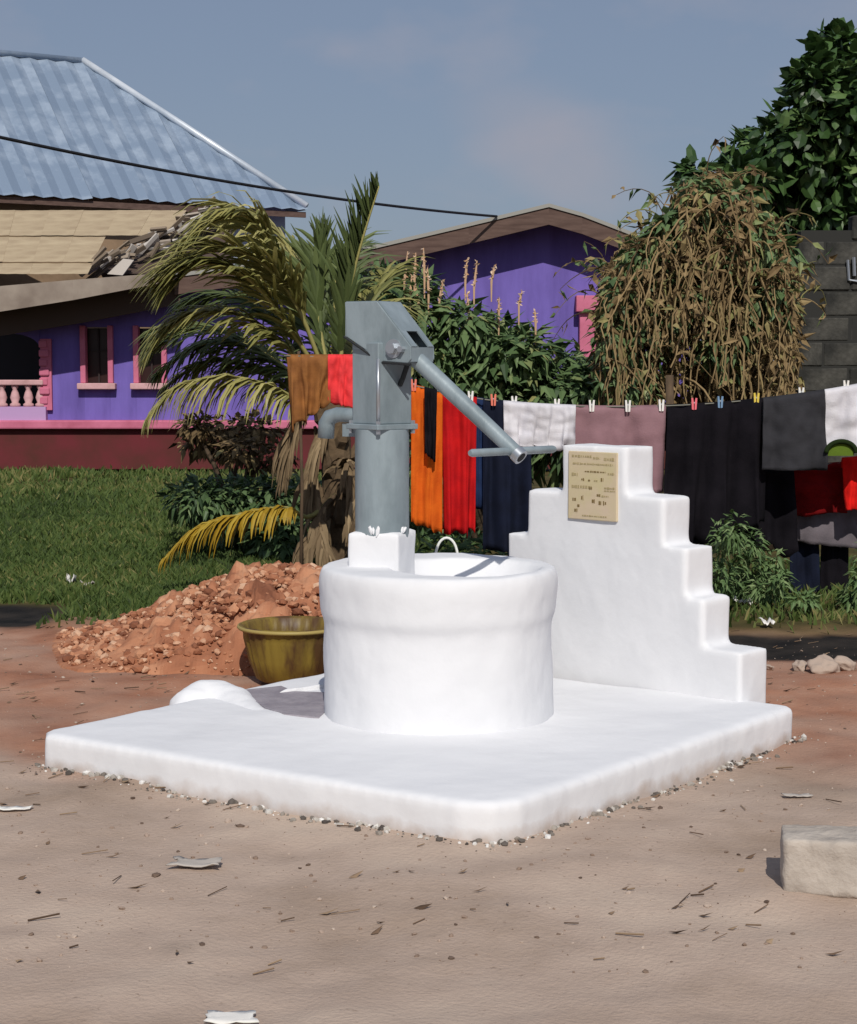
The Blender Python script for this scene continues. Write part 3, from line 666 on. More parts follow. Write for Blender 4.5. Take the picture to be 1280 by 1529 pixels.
# grass
random.seed(17)
mb = MB()
def blade(x, y, h, var):
    z = gz(x, y) - .01; a = random.uniform(0, math.pi); wd = random.uniform(.006, .014) * (1 + max(0, y - 10) * .06); dx, dy_ = math.cos(a) * wd, math.sin(a) * wd
    lx, ly = random.gauss(0, .4) * h, random.gauss(0, .4) * h; i = len(mb.v)
    mb.v += [(x - dx, y - dy_, z), (x + dx, y + dy_, z), (x + lx * .4 + dx * .6, y + ly * .4, z + h * .65), (x + lx, y + ly, z + h)]
    mb.f += [(i, i + 1, i + 2), (i, i + 2, i + 3)]; mb.a += [var, var]
cnt = 0
while cnt < 95000:
    y = 8.8 + (random.random() ** 1.6) * 13.4; x = random.uniform(-.31, .0) * y if random.random() < .84 else random.uniform(.0, .31) * y
    if y < 8.9 + .5 * random.random(): continue
    n1 = fbm(x, y, .9, 7); dens = sm(8.9, 10.6, y + .5 * n1 + (.6 if x > 0 else 0)) * (.75 + .8 * fbm(x, y, 1.3, 21))
    if x > .3 * 1 and y > 12: continue
    if random.random() < .6 * sm(14, 21, y): continue
    if random.random() > dens: continue
    if shade_band(x, y) > .3: continue
    blade(x, y, random.uniform(.03, .085) * (1 + max(0, y - 11) * .04), min(1, max(0, random.gauss(.42 + .38 * fbm(x, y, .6, 22) + .16 * sm(15, 21, y), .2)))); cnt += 1
tag(mb.build('grass', M['grass'], fix=False, usevar=True, origin=(-2, 12, 0)), 'short green grass in front of the violet house', 'grass', kind='stuff')

# ------------------------------------------------------------------ coconut palm
random.seed(18)
PY = 11.2
pb = W(508, 800, PY); pb.z = 0
palm = empty('coconut_palm', pb, 'young coconut palm with arching fronds behind the hand pump', 'palm tree')
cz = W(500, 600, PY)
mb = MB(); mb.tube([pb + Vector((0, 0, -.05)), pb + Vector((0, 0, .25)), pb.lerp(cz, .55), cz], [.16, .12, .10, .09], 12)
for k in range(14):
    t = .15 + .8 * k / 14; p = pb.lerp(cz, t); a = k * 2.4; d = Vector((math.cos(a), math.sin(a), .8)).normalized()
    mb.tube([p, p + d * .14, p + d * .2 + Vector((0, 0, .1))], [.06, .045, .01], 6)
mb.build('trunk', M['trunk'], palm, origin=pb)
def bez(pts, t):
    n = len(pts) - 1; x = t * n; i = min(int(x), n - 1); f_ = x - i
    p0, p1, p2, p3 = pts[max(i - 1, 0)], pts[i], pts[i + 1], pts[min(i + 2, n)]
    return .5 * ((2 * p1) + (p2 - p0) * f_ + (2 * p0 - 5 * p1 + 4 * p2 - p3) * f_ ** 2 + (3 * p1 - p0 - 3 * p2 + p3) * f_ ** 3)
def frond(guide, m, ll=.5, n=46, hang=.5, start=.18, spread=.8, wd=.035, light=.5, fold=0.0, label=None):
    pts = [W(a, q, PY + dy_) for a, q, dy_ in guide]; mb = MB(); rr = MB()
    n = int(n * 1.55); wd *= .95; N = 18; cl = [bez(pts, k / N) for k in range(N + 1)]
    rr.tube(cl, [.014 * (1 - .85 * k / N) + .003 for k in range(N + 1)], 6)
    for k in range(n):
        t = start + (1 - start) * (k + random.random() * .6) / n
        p = bez(pts, t); tg = (bez(pts, min(1, t + .02)) - bez(pts, max(0, t - .02))).normalized()
        side = tg.cross(Vector((0, 0, 1)))
        if side.length < .2: side = tg.cross(Vector((0, -1, 0)))
        side.normalize(); nn = side.cross(tg)
        env = math.sin(math.pi * min(1, .12 + .86 * (t - start) / (1 - start))) ** .6 * (1 - .25 * t)
        for s_ in (-1, 1):
            d = (tg * (.75 + .3 * random.random()) + side * s_ * spread * random.uniform(.6, 1.1) + nn * (.18 - fold) + Vector((-.22, 0, 0)) + rdir() * .22).normalized()
            L_ = ll * env * random.uniform(.55, 1.2); q = p.copy(); w_ = wd * random.uniform(.75, 1.15); var = min(1, max(0, random.gauss(light, .17)))
            ring = []
            for j in range(5):
                wj = w_ * (.55, 1, .9, .6, .08)[j]; sd_ = d.cross(nn)
                if sd_.length < .05: sd_ = side
                sd_.normalize(); ring.append((q - sd_ * wj / 2 , q + nn * wj * .18, q + sd_ * wj / 2))
                d = (d + Vector((0, 0, -hang * (.25 + .35 * j)))).normalized(); q = q + d * L_ / 4
            i = len(mb.v)
            for r3 in ring: mb.v += [tuple(z_) for z_ in r3]
            for j in range(4):
                for h_ in (0, 1): mb.f.append((i + 3 * j + h_, i + 3 * j + h_ + 1, i + 3 * j + 3 + h_ + 1, i + 3 * j + 3 + h_)); mb.a.append(var)
    o = mb.build('frond', m, palm, origin=pts[0], fix=False, usevar=True)
    if label: o['label'] = label
    rr.build('midrib', M['rachis'] if m is not M['palmdead'] else M['trunk'], o, smooth=True, origin=pts[0])
    return o
frond([(505, 590, 0), (515, 480, 0), (535, 380, -.05), (566, 278, -.1)], M['palmdark'], .42, 40, .05, .2, .22, .04, .3, label='upright unopened dark green spear frond')
frond([(498, 590, 0), (478, 490, .1), (474, 410, .15), (490, 345, .2)], M['palmdark'], .45, 34, .15, .2, .45, .04, .45)
frond([(495, 590, 0), (455, 480, -.1), (412, 380, -.25), (365, 322, -.35), (300, 345, -.4), (262, 405, -.4)], M['palm'], .62, 60, .42, .2, .65, .035, .55)
frond([(495, 595, 0), (440, 500, -.2), (370, 415, -.4), (300, 395, -.5), (248, 440, -.55)], M['palm'], .55, 54, .3, .2, .7, .035, .35)
frond([(492, 600, 0), (430, 520, -.1), (350, 468, -.2), (275, 475, -.25), (222, 530, -.3)], M['palm'], .55, 54, .42, .2, .7, .034, .45)
frond([(492, 600, 0), (440, 560, .1), (370, 515, .2), (300, 515, .3), (235, 560, .35)], M['palmdark'], .5, 48, .5, .2, .7, .034, .6)
frond([(490, 610, 0), (450, 600, -.2), (400, 575, -.4), (330, 562, -.5), (265, 580, -.55), (222, 625, -.6)], M['palm'], .48, 58, .85, .18, .55, .03, .72, label='low arching yellow-green frond with hanging leaflets')
frond([(492, 620, 0), (462, 615, -.1), (440, 650, -.2), (425, 720, -.25)], M['palmdead'], .4, 30, .9, .2, .4, .03, .5)
frond([(505, 620, 0), (480, 660, -.15), (470, 720, -.2), (485, 800, -.25)], M['palmdead'], .4, 26, .9, .2, .4, .035, .6)
frond([(510, 590, .1), (540, 480, .5), (570, 420, .9), (600, 400, 1.2)], M['palm'], .5, 36, .3, .25, .7, .035, .3)
frond([(500, 590, .1), (450, 470, .6), (420, 410, 1.0), (385, 400, 1.3)], M['palmdark'], .55, 40, .3, .25, .7, .035, .2)
frond([(495, 590, 0), (450, 470, -.15), (400, 400, -.35), (340, 372, -.5), (272, 392, -.55), (240, 425, -.55)], M['palm'], .6, 52, .22, .2, .75, .034, .5)
frond([(494, 592, 0), (462, 450, .2), (430, 370, .3), (395, 330, .3), (340, 318, .3)], M['palm'], .55, 46, .5, .2, .7, .036, .75)
frond([(493, 598, 0), (420, 545, .3), (350, 500, .5), (285, 492, .6), (228, 525, .6)], M['palmdark'], .6, 50, .35, .15, .8, .036, .75)
frond([(492, 602, 0), (440, 585, .3), (380, 548, .5), (310, 540, .6), (245, 580, .6)], M['palm'], .55, 50, .6, .15, .7, .034, .25)
frond([(494, 596, .2), (450, 540, .6), (400, 470, .9), (340, 440, 1.1), (270, 455, 1.2)], M['palmdark'], .6, 46, .4, .15, .8, .036, .3)
frond([(500, 590, .2), (500, 480, .6), (505, 400, .8), (530, 370, 1.0)], M['palmdark'], .55, 40, .3, .15, .8, .036, .5)
frond([(505, 595, .1), (530, 520, .3), (560, 470, .5), (585, 480, .6)], M['palm'], .5, 36, .5, .2, .8, .034, .35)
frond([(500, 740, -.1), (462, 772, -.35), (425, 758, -.6), (360, 768, -.9), (295, 790, -1.0), (243, 838, -1.05)], M['palmyellow'], .36, 48, .9, .3, .5, .032, .55, label='yellow dying frond bent down to the grass')
for k, g in enumerate([[(500, 740, -.1), (478, 770, -.3), (488, 820, -.4), (510, 850, -.4)], [(515, 740, -.1), (520, 690, -.25), (533, 740, -.35), (530, 800, -.4)], [(505, 760, 0), (470, 800, -.3), (455, 850, -.4)]]):
    frond(g, M['palmdead'], .3, 22, .8, .2, .5, .04, .6)

# ------------------------------------------------------------------ laterite rubble heap
random.seed(19)
hp = G(330, 985); heap = empty('rubble_heap', (hp.x, hp.y, 0), 'heap of orange-red laterite rubble behind the yellow basin', 'rubble heap')
def hz(x, y):
    # ridge rising to the right, behind the basin
    px = 640 + FPX * x / y
    crest = .40 * sm(50, 420, px) * (1 - .35 * sm(470, 620, px)) * (1 - sm(600, 760, px))
    yc = 8.45 - .15 * (px - 300) / 300
    k = (y - yc) / (.75 if y < yc else .55)
    return crest * max(0, 1 - k * k) ** .8
mb = MB(); nxh, nyh = 150, 110; grid = []
for j in range(nyh):
    for i in range(nxh):
        x = -2.1 + 2.5 * i / (nxh - 1); y = 7.5 + 1.8 * j / (nyh - 1); h = hz(x, y)
        z = h + (.05 * fbm(x, y, 6, 31) + .04 * fbm(x, y, 14, 32) + .02 * fbm(x, y, 30, 34)) * min(1, h * 6) - (.05 if h <= .004 else 0) + gz(x, y) * .5
        mb.v.append((x, y, z))
for j in range(nyh - 1):
    for i in range(nxh - 1):
        a = j * nxh + i; mb.f.append((a, a + 1, a + nxh + 1, a + nxh)); mb.a.append(min(1, max(0, .4 + .5 * fbm(mb.v[a][0], mb.v[a][1], 5, 33))))
mb.build('soil', M['laterite'], heap, smooth=True, origin=heap.location, usevar=True)
def rock(mb, p, s, var, flat=.7):
    i = len(mb.v); rot = Matrix.Rotation(random.uniform(0, 6.28), 3, 'Z') @ Matrix.Rotation(random.uniform(-.6, .6), 3, 'X')
    ph = (1 + 5 ** .5) / 2
    for q in ((-1, ph, 0), (1, ph, 0), (-1, -ph, 0), (1, -ph, 0), (0, -1, ph), (0, 1, ph), (0, -1, -ph), (0, 1, -ph), (ph, 0, -1), (ph, 0, 1), (-ph, 0, -1), (-ph, 0, 1)):
        v = Vector(q) / 1.9 * s * random.uniform(.65, 1.15); v.z *= flat; mb.v.append(tuple(Vector(p) + rot @ v))
    for q in ((0, 11, 5), (0, 5, 1), (0, 1, 7), (0, 7, 10), (0, 10, 11), (1, 5, 9), (5, 11, 4), (11, 10, 2), (10, 7, 6), (7, 1, 8), (3, 9, 4), (3, 4, 2), (3, 2, 6), (3, 6, 8), (3, 8, 9), (4, 9, 5), (2, 4, 11), (6, 2, 10), (8, 6, 7), (9, 8, 1)):
        mb.f.append(tuple(i + k for k in q)); mb.a.append(var)
big = []
while len(big) < 6500:
    x = random.uniform(-2.1, .3); y = random.uniform(7.55, 9.0); h = hz(x, y)
    if h < .008 or random.random() > .45 + h * 1.2: continue
    big.append((x, y, h, .004 + .026 * random.random() ** 3.6))
big.sort(key=lambda q: -q[3])
for (x, y, h, s) in big[:200]:
    mb = MB(); p = Vector((x, y, h + s * .3)); rock(mb, p, s * 1.2, random.random(), .65); mb.build('rubble_lump', M['laterite'], heap, origin=p, usevar=True)
mb = MB()
for (x, y, h, s) in big[200:]: rock(mb, (x, y, h + s * .3), s, random.random(), .7)
tag(mb.build('small_rubble', M['laterite'], heap, origin=heap.location, usevar=True), kind='stuff')

# ------------------------------------------------------------------ the whitewashed well platform
well = empty('well_platform', (0, 6.3, 0), 'whitewashed concrete well platform with round base and stepped memorial wall', 'well')
def poly_box(pts, z0, z1, name, m, parent, ins=0):
    mb = MB(); mb.prism([Vector((p.x, p.y, z0)) for p in pts], (0, 0, z1 - z0)); return mb.build(name, m, parent, origin=pts[0])
fr = lambda a, b_, t: a.lerp(b_, t)
corners = [fr(PL, PB, .03), fr(PL, PF, .03), fr(PF, PL, .07), fr(PF, PL, .022) + (fr(PF, PR, .02) - PF), fr(PF, PR, .065), fr(PR, PF, .02), fr(PR, PB, .02), PB]
slab = plaster(poly_box(corners, -.12, SLAB, 'slab', M['white'], well), .016, .009, .3, 5)
# base of the pump
DC = Vector((.036, 6.3, 0))
ZT = .66
prof = [(.001, .05), (.424, .05), (.42, .2), (.417, .44), (.419, .472), (.431, .495), (.436, .60), (.433, .635), (.42, ZT), (.001, ZT)]
mb = MB(); mb.lathe(prof, DC, 64, wob=.015); 
drum = mb.build('round_base', M['white'], well, smooth=True, origin=DC)
# hollow in the top: cut with a shallow bowl
bm_ = MB(); BC = DC + Vector((.10, -.03, 0)); bm_.lathe([(.001, ZT - .085), (.20, ZT - .08), (.255, ZT - .04), (.275, ZT + .002), (.28, ZT + .08), (.001, ZT + .08)], BC, 48)
cutter = bm_.build('bowl_cut', M['white'], None, origin=BC)
bpy.context.view_layer.update()
bo = drum.modifiers.new('hollow', 'BOOLEAN'); bo.operation = 'DIFFERENCE'; bo.object = cutter; bo.solver = 'EXACT'
plaster(drum, .014, .008, .2, 4)
bpy.context.view_layer.update()
dg = bpy.context.evaluated_depsgraph_get(); nm = bpy.data.meshes.new_from_object(drum.evaluated_get(dg))
drum.modifiers.clear(); drum.data = nm; bpy.data.objects.remove(cutter)
# block that holds the pump pipe
PUMP = Vector((-.17, 6.36, 0))
def ubox(c, hu, hv, z0, z1, name, m, parent, u=u0, v=v0):
    mb = MB(); pts = [c - u * hu - v * hv, c + u * hu - v * hv, c + u * hu + v * hv, c - u * hu + v * hv]
    mb.prism([Vector((p.x, p.y, z0)) for p in pts], (0, 0, z1 - z0)); return mb.build(name, m, parent, origin=(c.x, c.y, z0))
plaster(ubox(PUMP, .098, .098, ZT - .1, .785, 'pipe_collar', M['white'], well, Vector((.95, -.31, 0)), Vector((.31, .95, 0))), .012, .007, .15, 3)
# stepped wall
WC = G(884, 1014, SLAB); wu, wv = u0, v0
st = [(.160, .345, .452, .535, .705)][0]; TOPZ = 1.064; dz = (TOPZ - SLAB) / 5
prof = []
zz = [TOPZ - dz * k for k in range(5)]
left = [(-.148, TOPZ)]
outl = [(-st[4], -.02)]
for k in range(4, -1, -1):
    outl.append((-st[k], zz[k])); 
    if k: outl.append((-st[k - 1], zz[k]))
rt = []
for k in range(5):
    rt.append((st[k], zz[k])); 
    if k < 4: rt.append((st[k], zz[k + 1]))
outl += rt + [(st[4], -.02)]
mb = MB(); mb.prism([WC + wu * a + Vector((0, 0, z)) - Vector((0, 0, SLAB)) for a, z in outl], wv * .185)
swall = plaster(mb.build('stepped_wall', M['white'], well, origin=WC), .014, .006, .25, 3)
# plaque, with its worn writing
pq0 = WC - Vector((0, 0, SLAB)) - wv * .010
def on_plaque(a, z, d=0): return pq0 + wu * a + Vector((0, 0, z)) - wv * d
PA0, PA1, PZ0, PZ1 = -.122, .124, TOPZ - .295, TOPZ - .022
mb = MB(); mb.prism([on_plaque(PA0, PZ0), on_plaque(PA1, PZ0), on_plaque(PA1, PZ1), on_plaque(PA0, PZ1)], wv * .03)
plaque = bevel(mb.build('plaque', M['plaque'], well, origin=on_plaque(PA0, PZ0)), .003)
random.seed(20)
def mark(s0, s1, t, h, m, name):
    mb = MB(); A = PA0 + (PA1 - PA0) * s0; B_ = PA0 + (PA1 - PA0) * s1; z = PZ1 - (PZ1 - PZ0) * t
    x = A
    while x < B_:                                      # a run of worn letter strokes
        w_ = random.uniform(.004, .011); hh = h * random.uniform(.5, 1.1)
        mb.prism([on_plaque(x, z - hh / 2, .0015), on_plaque(min(x + w_, B_), z - hh / 2, .0015), on_plaque(min(x + w_, B_), z + hh / 2, .0015), on_plaque(x, z + hh / 2, .0015)], wv * .001); x += w_ + random.uniform(.002, .006)
    return mb.build(name, m, plaque, origin=on_plaque(A, z))
for (s0, s1, t, h, mm) in [(.08, .5, .07, .010, 'ink2'), (.52, .66, .09, .010, 'ink2'), (.74, .95, .10, .013, 'ink2'), (.1, .92, .18, .008, 'ink2'), (.35, .78, .29, .007, 'ink'), (.82, .95, .31, .009, 'ink2'), (.08, .2, .34, .012, 'ink2'),
                          (.28, .34, .41, .011, 'ink'), (.42, .47, .42, .013, 'ink'), (.54, .62, .42, .009, 'ink2'), (.68, .73, .40, .017, 'ink'), (.08, .5, .52, .012, 'ink2'), (.44, .50, .53, .012, 'ink'), (.75, .97, .52, .010, 'ink2'), (.75, .97, .56, .006, 'ink2'),
                          (.6, .68, .63, .010, 'ink'), (.70, .84, .64, .007, 'ink2'), (.28, .32, .68, .02, 'ink'), (.10, .17, .71, .022, 'ink'), (.5, .56, .72, .016, 'ink'), (.64, .69, .74, .014, 'ink'), (.73, .79, .74, .018, 'ink'), (.2, .26, .80, .018, 'ink'), (.14, .2, .87, .015, 'ink'), (.3, .8, .94, .006, 'ink2')]:
    mark(s0, s1, t, h, M[mm], 'writing')
# low kerb end and drain pan at the back left edge
kp = G(312, 1043, SLAB); e1 = (PB - PL).normalized(); e2 = Vector((e1.y, -e1.x, 0))
mb = MB(); kpath = [(262, 1050, .03), (276, 1043, .075), (300, 1037, .10), (330, 1037, .10), (352, 1042, .085), (372, 1052, .06), (398, 1063, .045), (436, 1072, .04)]
mb.tube([G(a, q, SLAB) - Vector((0, 0, .045 + max(0, .045 - r_))) for a, q, r_ in kpath], [r_ for a, q, r_ in kpath], 16)
plaster(mb.build('kerb_lip', M['white'], well, origin=kp), .010, .008, .1, 10)
pan = [G(362, 1030, SLAB + .006), G(372, 1040, SLAB + .006), G(392, 1054, SLAB + .006), G(424, 1066, SLAB + .006), G(476, 1071, SLAB + .006), G(500, 1050, SLAB + .006), G(500, 1034, SLAB + .006), G(440, 1032, SLAB + .006), G(420, 1024, SLAB + .006)]
mb = MB(); mb.prism(pan, (0, 0, -.02)); mb.build('drain_pan', M['cement'], well, origin=pan[0])
a, b_ = G(418, 1033, SLAB + .01), G(500, 1023, SLAB + .01)
mb = MB(); mb.prism([a + Vector((0, 0, -.03)), b_ + Vector((0, 0, -.03)), b_ + Vector((0, 0, .012)), a + Vector((0, 0, .004))], (.02, .05, 0)); plaster(mb.build('drain_lip', M['white'], well, origin=a), .006, .004, .08, 3)
# mortar crumbs and whitewash splashes along the foot of the slab
random.seed(21); mb = MB()
for A, B_ in ((PL, PF), (PF, PR)):
    nrm_ = Vector(((B_ - A).y, -(B_ - A).x, 0)).normalized()
    if nrm_.y > 0: nrm_ = -nrm_
    for _ in range(330):
        t = random.random(); near = .022 * max(0, 1 - abs((t if A is PF else 1 - t)) * 7)
        p = A.lerp(B_, t) + nrm_ * (abs(random.gauss(0, .035)) - .012 - near * 1.5); s = .003 + .013 * random.random() ** 3
        rock(mb, (p.x, p.y, gz(p.x, p.y) + s * .2), s, random.random() ** 1.5, .8)
tag(mb.build('mortar_crumbs', M['mortar'], well, origin=PF, usevar=True), kind='stuff')

# ------------------------------------------------------------------ hand pump
pump = empty('hand_pump', PUMP + Vector((0, 0, .785)), 'grey galvanised lever hand pump standing on the white well base', 'hand pump')
PS = FPX / 6.36
def pz(py): return EYE + (HOR - py) / PS
hu = Vector((.834, -.552, 0)); hv = Vector((.552, .834, 0))
def PV(a, b_, z, u=hu, v=hv): return Vector((PUMP.x, PUMP.y, z)) + u * a + v * b_
mb = MB(); mb.tube([PV(0, 0, .74), PV(0, 0, pz(640))], .099, 40); mb.build('pedestal_pipe', M['pump'], pump, origin=PV(0, 0, .74), angle=40)
tu = Vector((.64, -.768, 0)); tv = Vector((.768, .64, 0))
def tbox(hx, hy, z0, z1, name, m, parent, bev=.003):
    mb = MB(); mb.box(PV(0, 0, (z0 + z1) / 2), (hx, hy, (z1 - z0) / 2), Matrix((tu, tv, Vector((0, 0, 1)))).transposed()); o = mb.build(name, m, parent, origin=PV(0, 0, z0)); return bevel(o, bev)
fl = tbox(.094, .094, pz(640), pz(632), 'flange', M['pump'], pump)
tank = tbox(.077, .077, pz(632), pz(512), 'water_tank', M['pump'], pump, .004)
mb = MB(); cpt = PV(-.0 + .077, -.077, 0, tu, tv); mb.tube([Vector((cpt.x, cpt.y, pz(631))), Vector((cpt.x, cpt.y, pz(536)))], .007, 8); mb.build('corner_weld', M['bolt'], tank, smooth=True, origin=(cpt.x, cpt.y, pz(631)))
for q in range(4):
    a, b_ = ((.08, .08), (-.08, .08), (.08, -.08), (-.08, -.08))[q]; p = PV(a, b_, pz(632), tu, tv); mb = MB(); mb.tube([p + Vector((0, 0, -.035)), p + Vector((0, 0, .012))], .009, 6); mb.build('bolt', M['bolt'], fl, origin=p)
# head: side plates in the plane of the handle
TH = .07
hp_ = [(-.110, pz(452)), (.032, pz(452)), (.178, pz(518)), (.180, pz(536)), (.165, pz(542)), (.055, pz(539)), (-.103, pz(503))]
head = empty('head', PV(0, 0, pz(540)) - pump.location); head.parent = pump
for sgn in (-1, 1):
    mb = MB(); mb.prism([PV(a, sgn * TH, z) for a, z in hp_], hv * (.006 * sgn)); bevel(mb.build('side_plate', M['pump'], head, origin=PV(0, sgn * TH, pz(540))), .002)
def strip(a0, z0, a1, z1, b0, b1, name='head_plate', m=None, th=.005):
    n_ = (hu * (z1 - z0) - Vector((0, 0, 1)) * (a1 - a0)).normalized() * -th
    mb = MB(); mb.prism([PV(a0, b0, z0), PV(a1, b0, z1), PV(a1, b1, z1), PV(a0, b1, z0)], n_); return mb.build(name, m or M['pump'], head, origin=PV(a0, b0, z0))
strip(-.108, pz(453), .030, pz(453), -TH, TH, 'top_plate'); strip(-.107, pz(505), -.107, pz(453), -TH, TH, 'rear_plate')
strip(.032, pz(453), .128, pz(496.5), -TH, TH, 'front_cover')
for sgn in (-1, 1): strip(.128, pz(496.5), .177, pz(519), sgn * TH, sgn * .036, 'front_cover')
strip(.178, pz(540), .178, pz(519), -TH, TH, 'front_cover'); strip(-.10, pz(504), .055, pz(538), -TH, TH, 'bottom_plate'); strip(.055, pz(538), .165, pz(541), -TH, TH, 'bottom_plate')
mb = MB(); mb.prism([PV(.02, -.03, pz(530)), PV(.15, -.03, pz(530)), PV(.15, -.03, pz(512)), PV(.09, -.03, pz(486)), PV(.02, -.03, pz(470))], hv * .002); mb.build('slot_liner', M['pump_dark'], head, origin=PV(.02, -.03, pz(530)))
mb = MB(); lipb = [(-.112, pz(503)), (.05, pz(541)), (.18, pz(544))]
mb.tube([PV(a, -TH - .008, z) for a, z in lipb], .005, 6); mb.build('lower_seam', M['pump_dark'], head, origin=PV(0, -TH, pz(540)))
for (a, z, r_) in ((.105, pz(521), .020), (.145, pz(522), .012)):
    mb = MB(); mb.tube([PV(a, -TH - .004, z), PV(a, -TH - .028, z)], r_, 6); mb.build('axle_nut', M['bolt'], head, origin=PV(a, -TH, z))
mb = MB(); mb.tube([PV(.105, -TH - .003, pz(521)), PV(.105, -TH - .010, pz(521))], .034, 20); mb.build('washer', M['bolt'], head, origin=PV(.105, -TH, pz(521)), angle=40)
# handle
HS, HE = PV(.085, 0, 1.462), PV(.585, 0, 1.072)
hd = (HE - HS).normalized()
mb = MB(); mb.tube([HS, HS + hd * .1, HE], [.034, .031, .026], 18); handle = mb.build('handle', M['pump'], pump, origin=HS, angle=50)
mb = MB(); mb.tube([HE - hd * .02, HE + hd * .006], [.029, .029], 18); mb.build('end_ring', M['bolt'], handle, origin=HE, angle=40)
mb = MB(); mb.tube([HE + hd * .0065, HE + hd * .0075], [.019, .019], 14); mb.build('pipe_mouth', M['pump_dark'], handle, origin=HE)
gd = Vector((.75, .66, 0)); gp = HE - hd * .03
mb = MB(); mb.tube([gp - gd * .21, gp - gd * .2, gp + gd * .19, gp + gd * .2], [.010, .0135, .0135, .010], 12); mb.build('grip_bar', M['pump'], handle, origin=gp, angle=50)
mb = MB(); mb.tube([PV(.12, -.012, pz(545)), PV(.10, -.012, pz(565)), PV(.08, 0, pz(574))], .010, 8); mb.build('chain_guard', M['pump_dark'], pump, origin=PV(.12, 0, pz(545)))
# spout, away from the handle
su = -hu
sp_pts = [PV(-.05, 0, pz(622)), PV(-.14, 0, pz(621)), PV(-.20, 0, pz(620)), PV(-.235, 0, pz(624)), PV(-.252, 0, pz(634)), PV(-.256, 0, pz(656))]
mb = MB(); mb.tube(sp_pts, [.027, .027, .028, .030, .031, .031], 16, cap=False); sp_ = mb.build('spout', M['pump'], pump, smooth=True, origin=sp_pts[0]); sp_.modifiers.new('wall', 'SOLIDIFY').thickness = .004
mb = MB(); mb.box(PV(-.125, 0, pz(643)), (.05, .006, .024), Matrix((hu, hv, Vector((0, 0, 1)))).transposed()); mb.build('spout_gusset', M['pump'], sp_, origin=PV(-.12, 0, pz(643)))
# lime splashes on the pipe foot
random.seed(5)
for dpx in (-16, -12, -5, 30, 33):
    mb = MB(); a = dpx / PS; p = Vector((PUMP.x + a, PUMP.y - math.sqrt(max(.0001, .1 ** 2 - a * a)) + .002, .79)); rock(mb, p, .009, .5, 1.6 + random.random()); mb.build('whitewash_splash', M['white'], pump, origin=p)

# ------------------------------------------------------------------ basin
bc = W(436, 1020, 7.5); bc.z = .02
basin = empty('plastic_basin', bc, 'olive yellow ribbed plastic basin beside the round white base', 'basin')
mb = MB(); prof_o = [(.001, 0), (.135, 0), (.155, .012), (.185, .10), (.205, .19), (.212, .225), (.228, .232), (.230, .243), (.222, .247), (.206, .238), (.196, .19), (.176, .10), (.145, .022), (.001, .018)]
n = 96; base_i = len(mb.v)
for (r_, z) in prof_o:
    for j in range(n):
        q = 2 * math.pi * j / n; k = 1 + (.028 * math.cos(q * 30) if .03 < z < .2 else 0)
        mb.v.append((bc.x + r_ * k * math.cos(q), bc.y + r_ * k * math.sin(q), bc.z + z))
for k in range(len(prof_o) - 1):
    for j in range(n):
        mb.f.append((k * n + j, k * n + (j + 1) % n, (k + 1) * n + (j + 1) % n, (k + 1) * n + j)); mb.a.append(.5)
body = mb.build('bowl', M['basin'], basin, smooth=True, origin=bc)
mb = MB(); q_ = [(bc.x + .228 * math.cos(a * math.pi / 30), bc.y + .228 * math.sin(a * math.pi / 30), bc.z + .236) for a in range(61)]; mb.tube(q_, .009, 6, cap=False); mb.build('rim', mat('basin_rim', srgb(160, 142, 84), .5), basin, smooth=True, origin=bc)

# white bucket behind the base; only its handle shows above the rim
kc = W(668, 836, 6.98); kc.z = SLAB
bucket = empty('bucket', kc, 'white plastic bucket behind the well base, its thin arched handle showing', 'bucket')
mb = MB(); hb = W(668, 846, 6.98).z - SLAB; mb.lathe([(.001, 0), (.075, 0), (.085, .02), (.098, hb - .02), (.106, hb - .015), (.106, hb), (.094, hb), (.080, .03), (.001, .025)], kc, 32); mb.build('pail', M['rope'], bucket, smooth=True, origin=kc)
mb = MB(); A = W(650, 842, 6.98); hh = W(668, 803, 6.98).z - A.z; rx = .046
mb.tube([(A.x + rx - rx * math.cos(t / 14 * math.pi), 6.98, A.z + hh * math.sin(t / 14 * math.pi) ** .8) for t in range(15)], .0055, 8); mb.build('handle', M['rope'], bucket, smooth=True, origin=A)

# ------------------------------------------------------------------ washing lines and laundry
LY = 10.0
posts = []
def stake(px, pytop, label, Y=LY, r=.03):
    t = W(px, pytop, Y); p = t.copy(); p.z = -.1; mb = MB(); mb.tube([p, p.lerp(t, .5) + Vector((.015, 0, 0)), t], [r, r * .9, r * .8], 8)
    tag(mb.build('line_post', M['stake'], smooth=True, origin=p), label, 'post', 'posts of the washing lines')
stake(446, 524, 'thin stick behind the brown cloth holding up the short cord', Y=LY + .05, r=.011); stake(572, 500, 'wooden post hidden behind the pump carrying both washing lines'); stake(1345, 545, 'wooden post past the right edge carrying the washing line')
def cord(pts, label, r=.004):
    mb = MB(); mb.tube(pts, r, 6); tag(mb.build('washing_line', M['line'], smooth=True, origin=pts[0]), label, 'washing line', 'washing lines')
def main_y(px):
    t = (px - 572) / (1345 - 572); return 576 + (562 - 576) * t + 4 * t * (1 - t) * 38 - 8 * math.exp(-((px - 600) / 80) ** 2)
cord([W(424 + (572 - 424) * k / 10, 531 + 2 * math.sin(k / 10 * math.pi), LY) for k in range(11)], 'short cord left of the pump carrying the brown and coral cloths')
cord([W(572 + (1345 - 572) * k / 40, main_y(572 + (1345 - 572) * k / 40), LY) for k in range(41)], 'long washing line sagging to the right behind the stepped wall')
LY2 = 10.35
def low_y(px): t = (px - 1000) / (1345 - 1000); return 700 - 18 * t + 4 * t * (1 - t) * 6
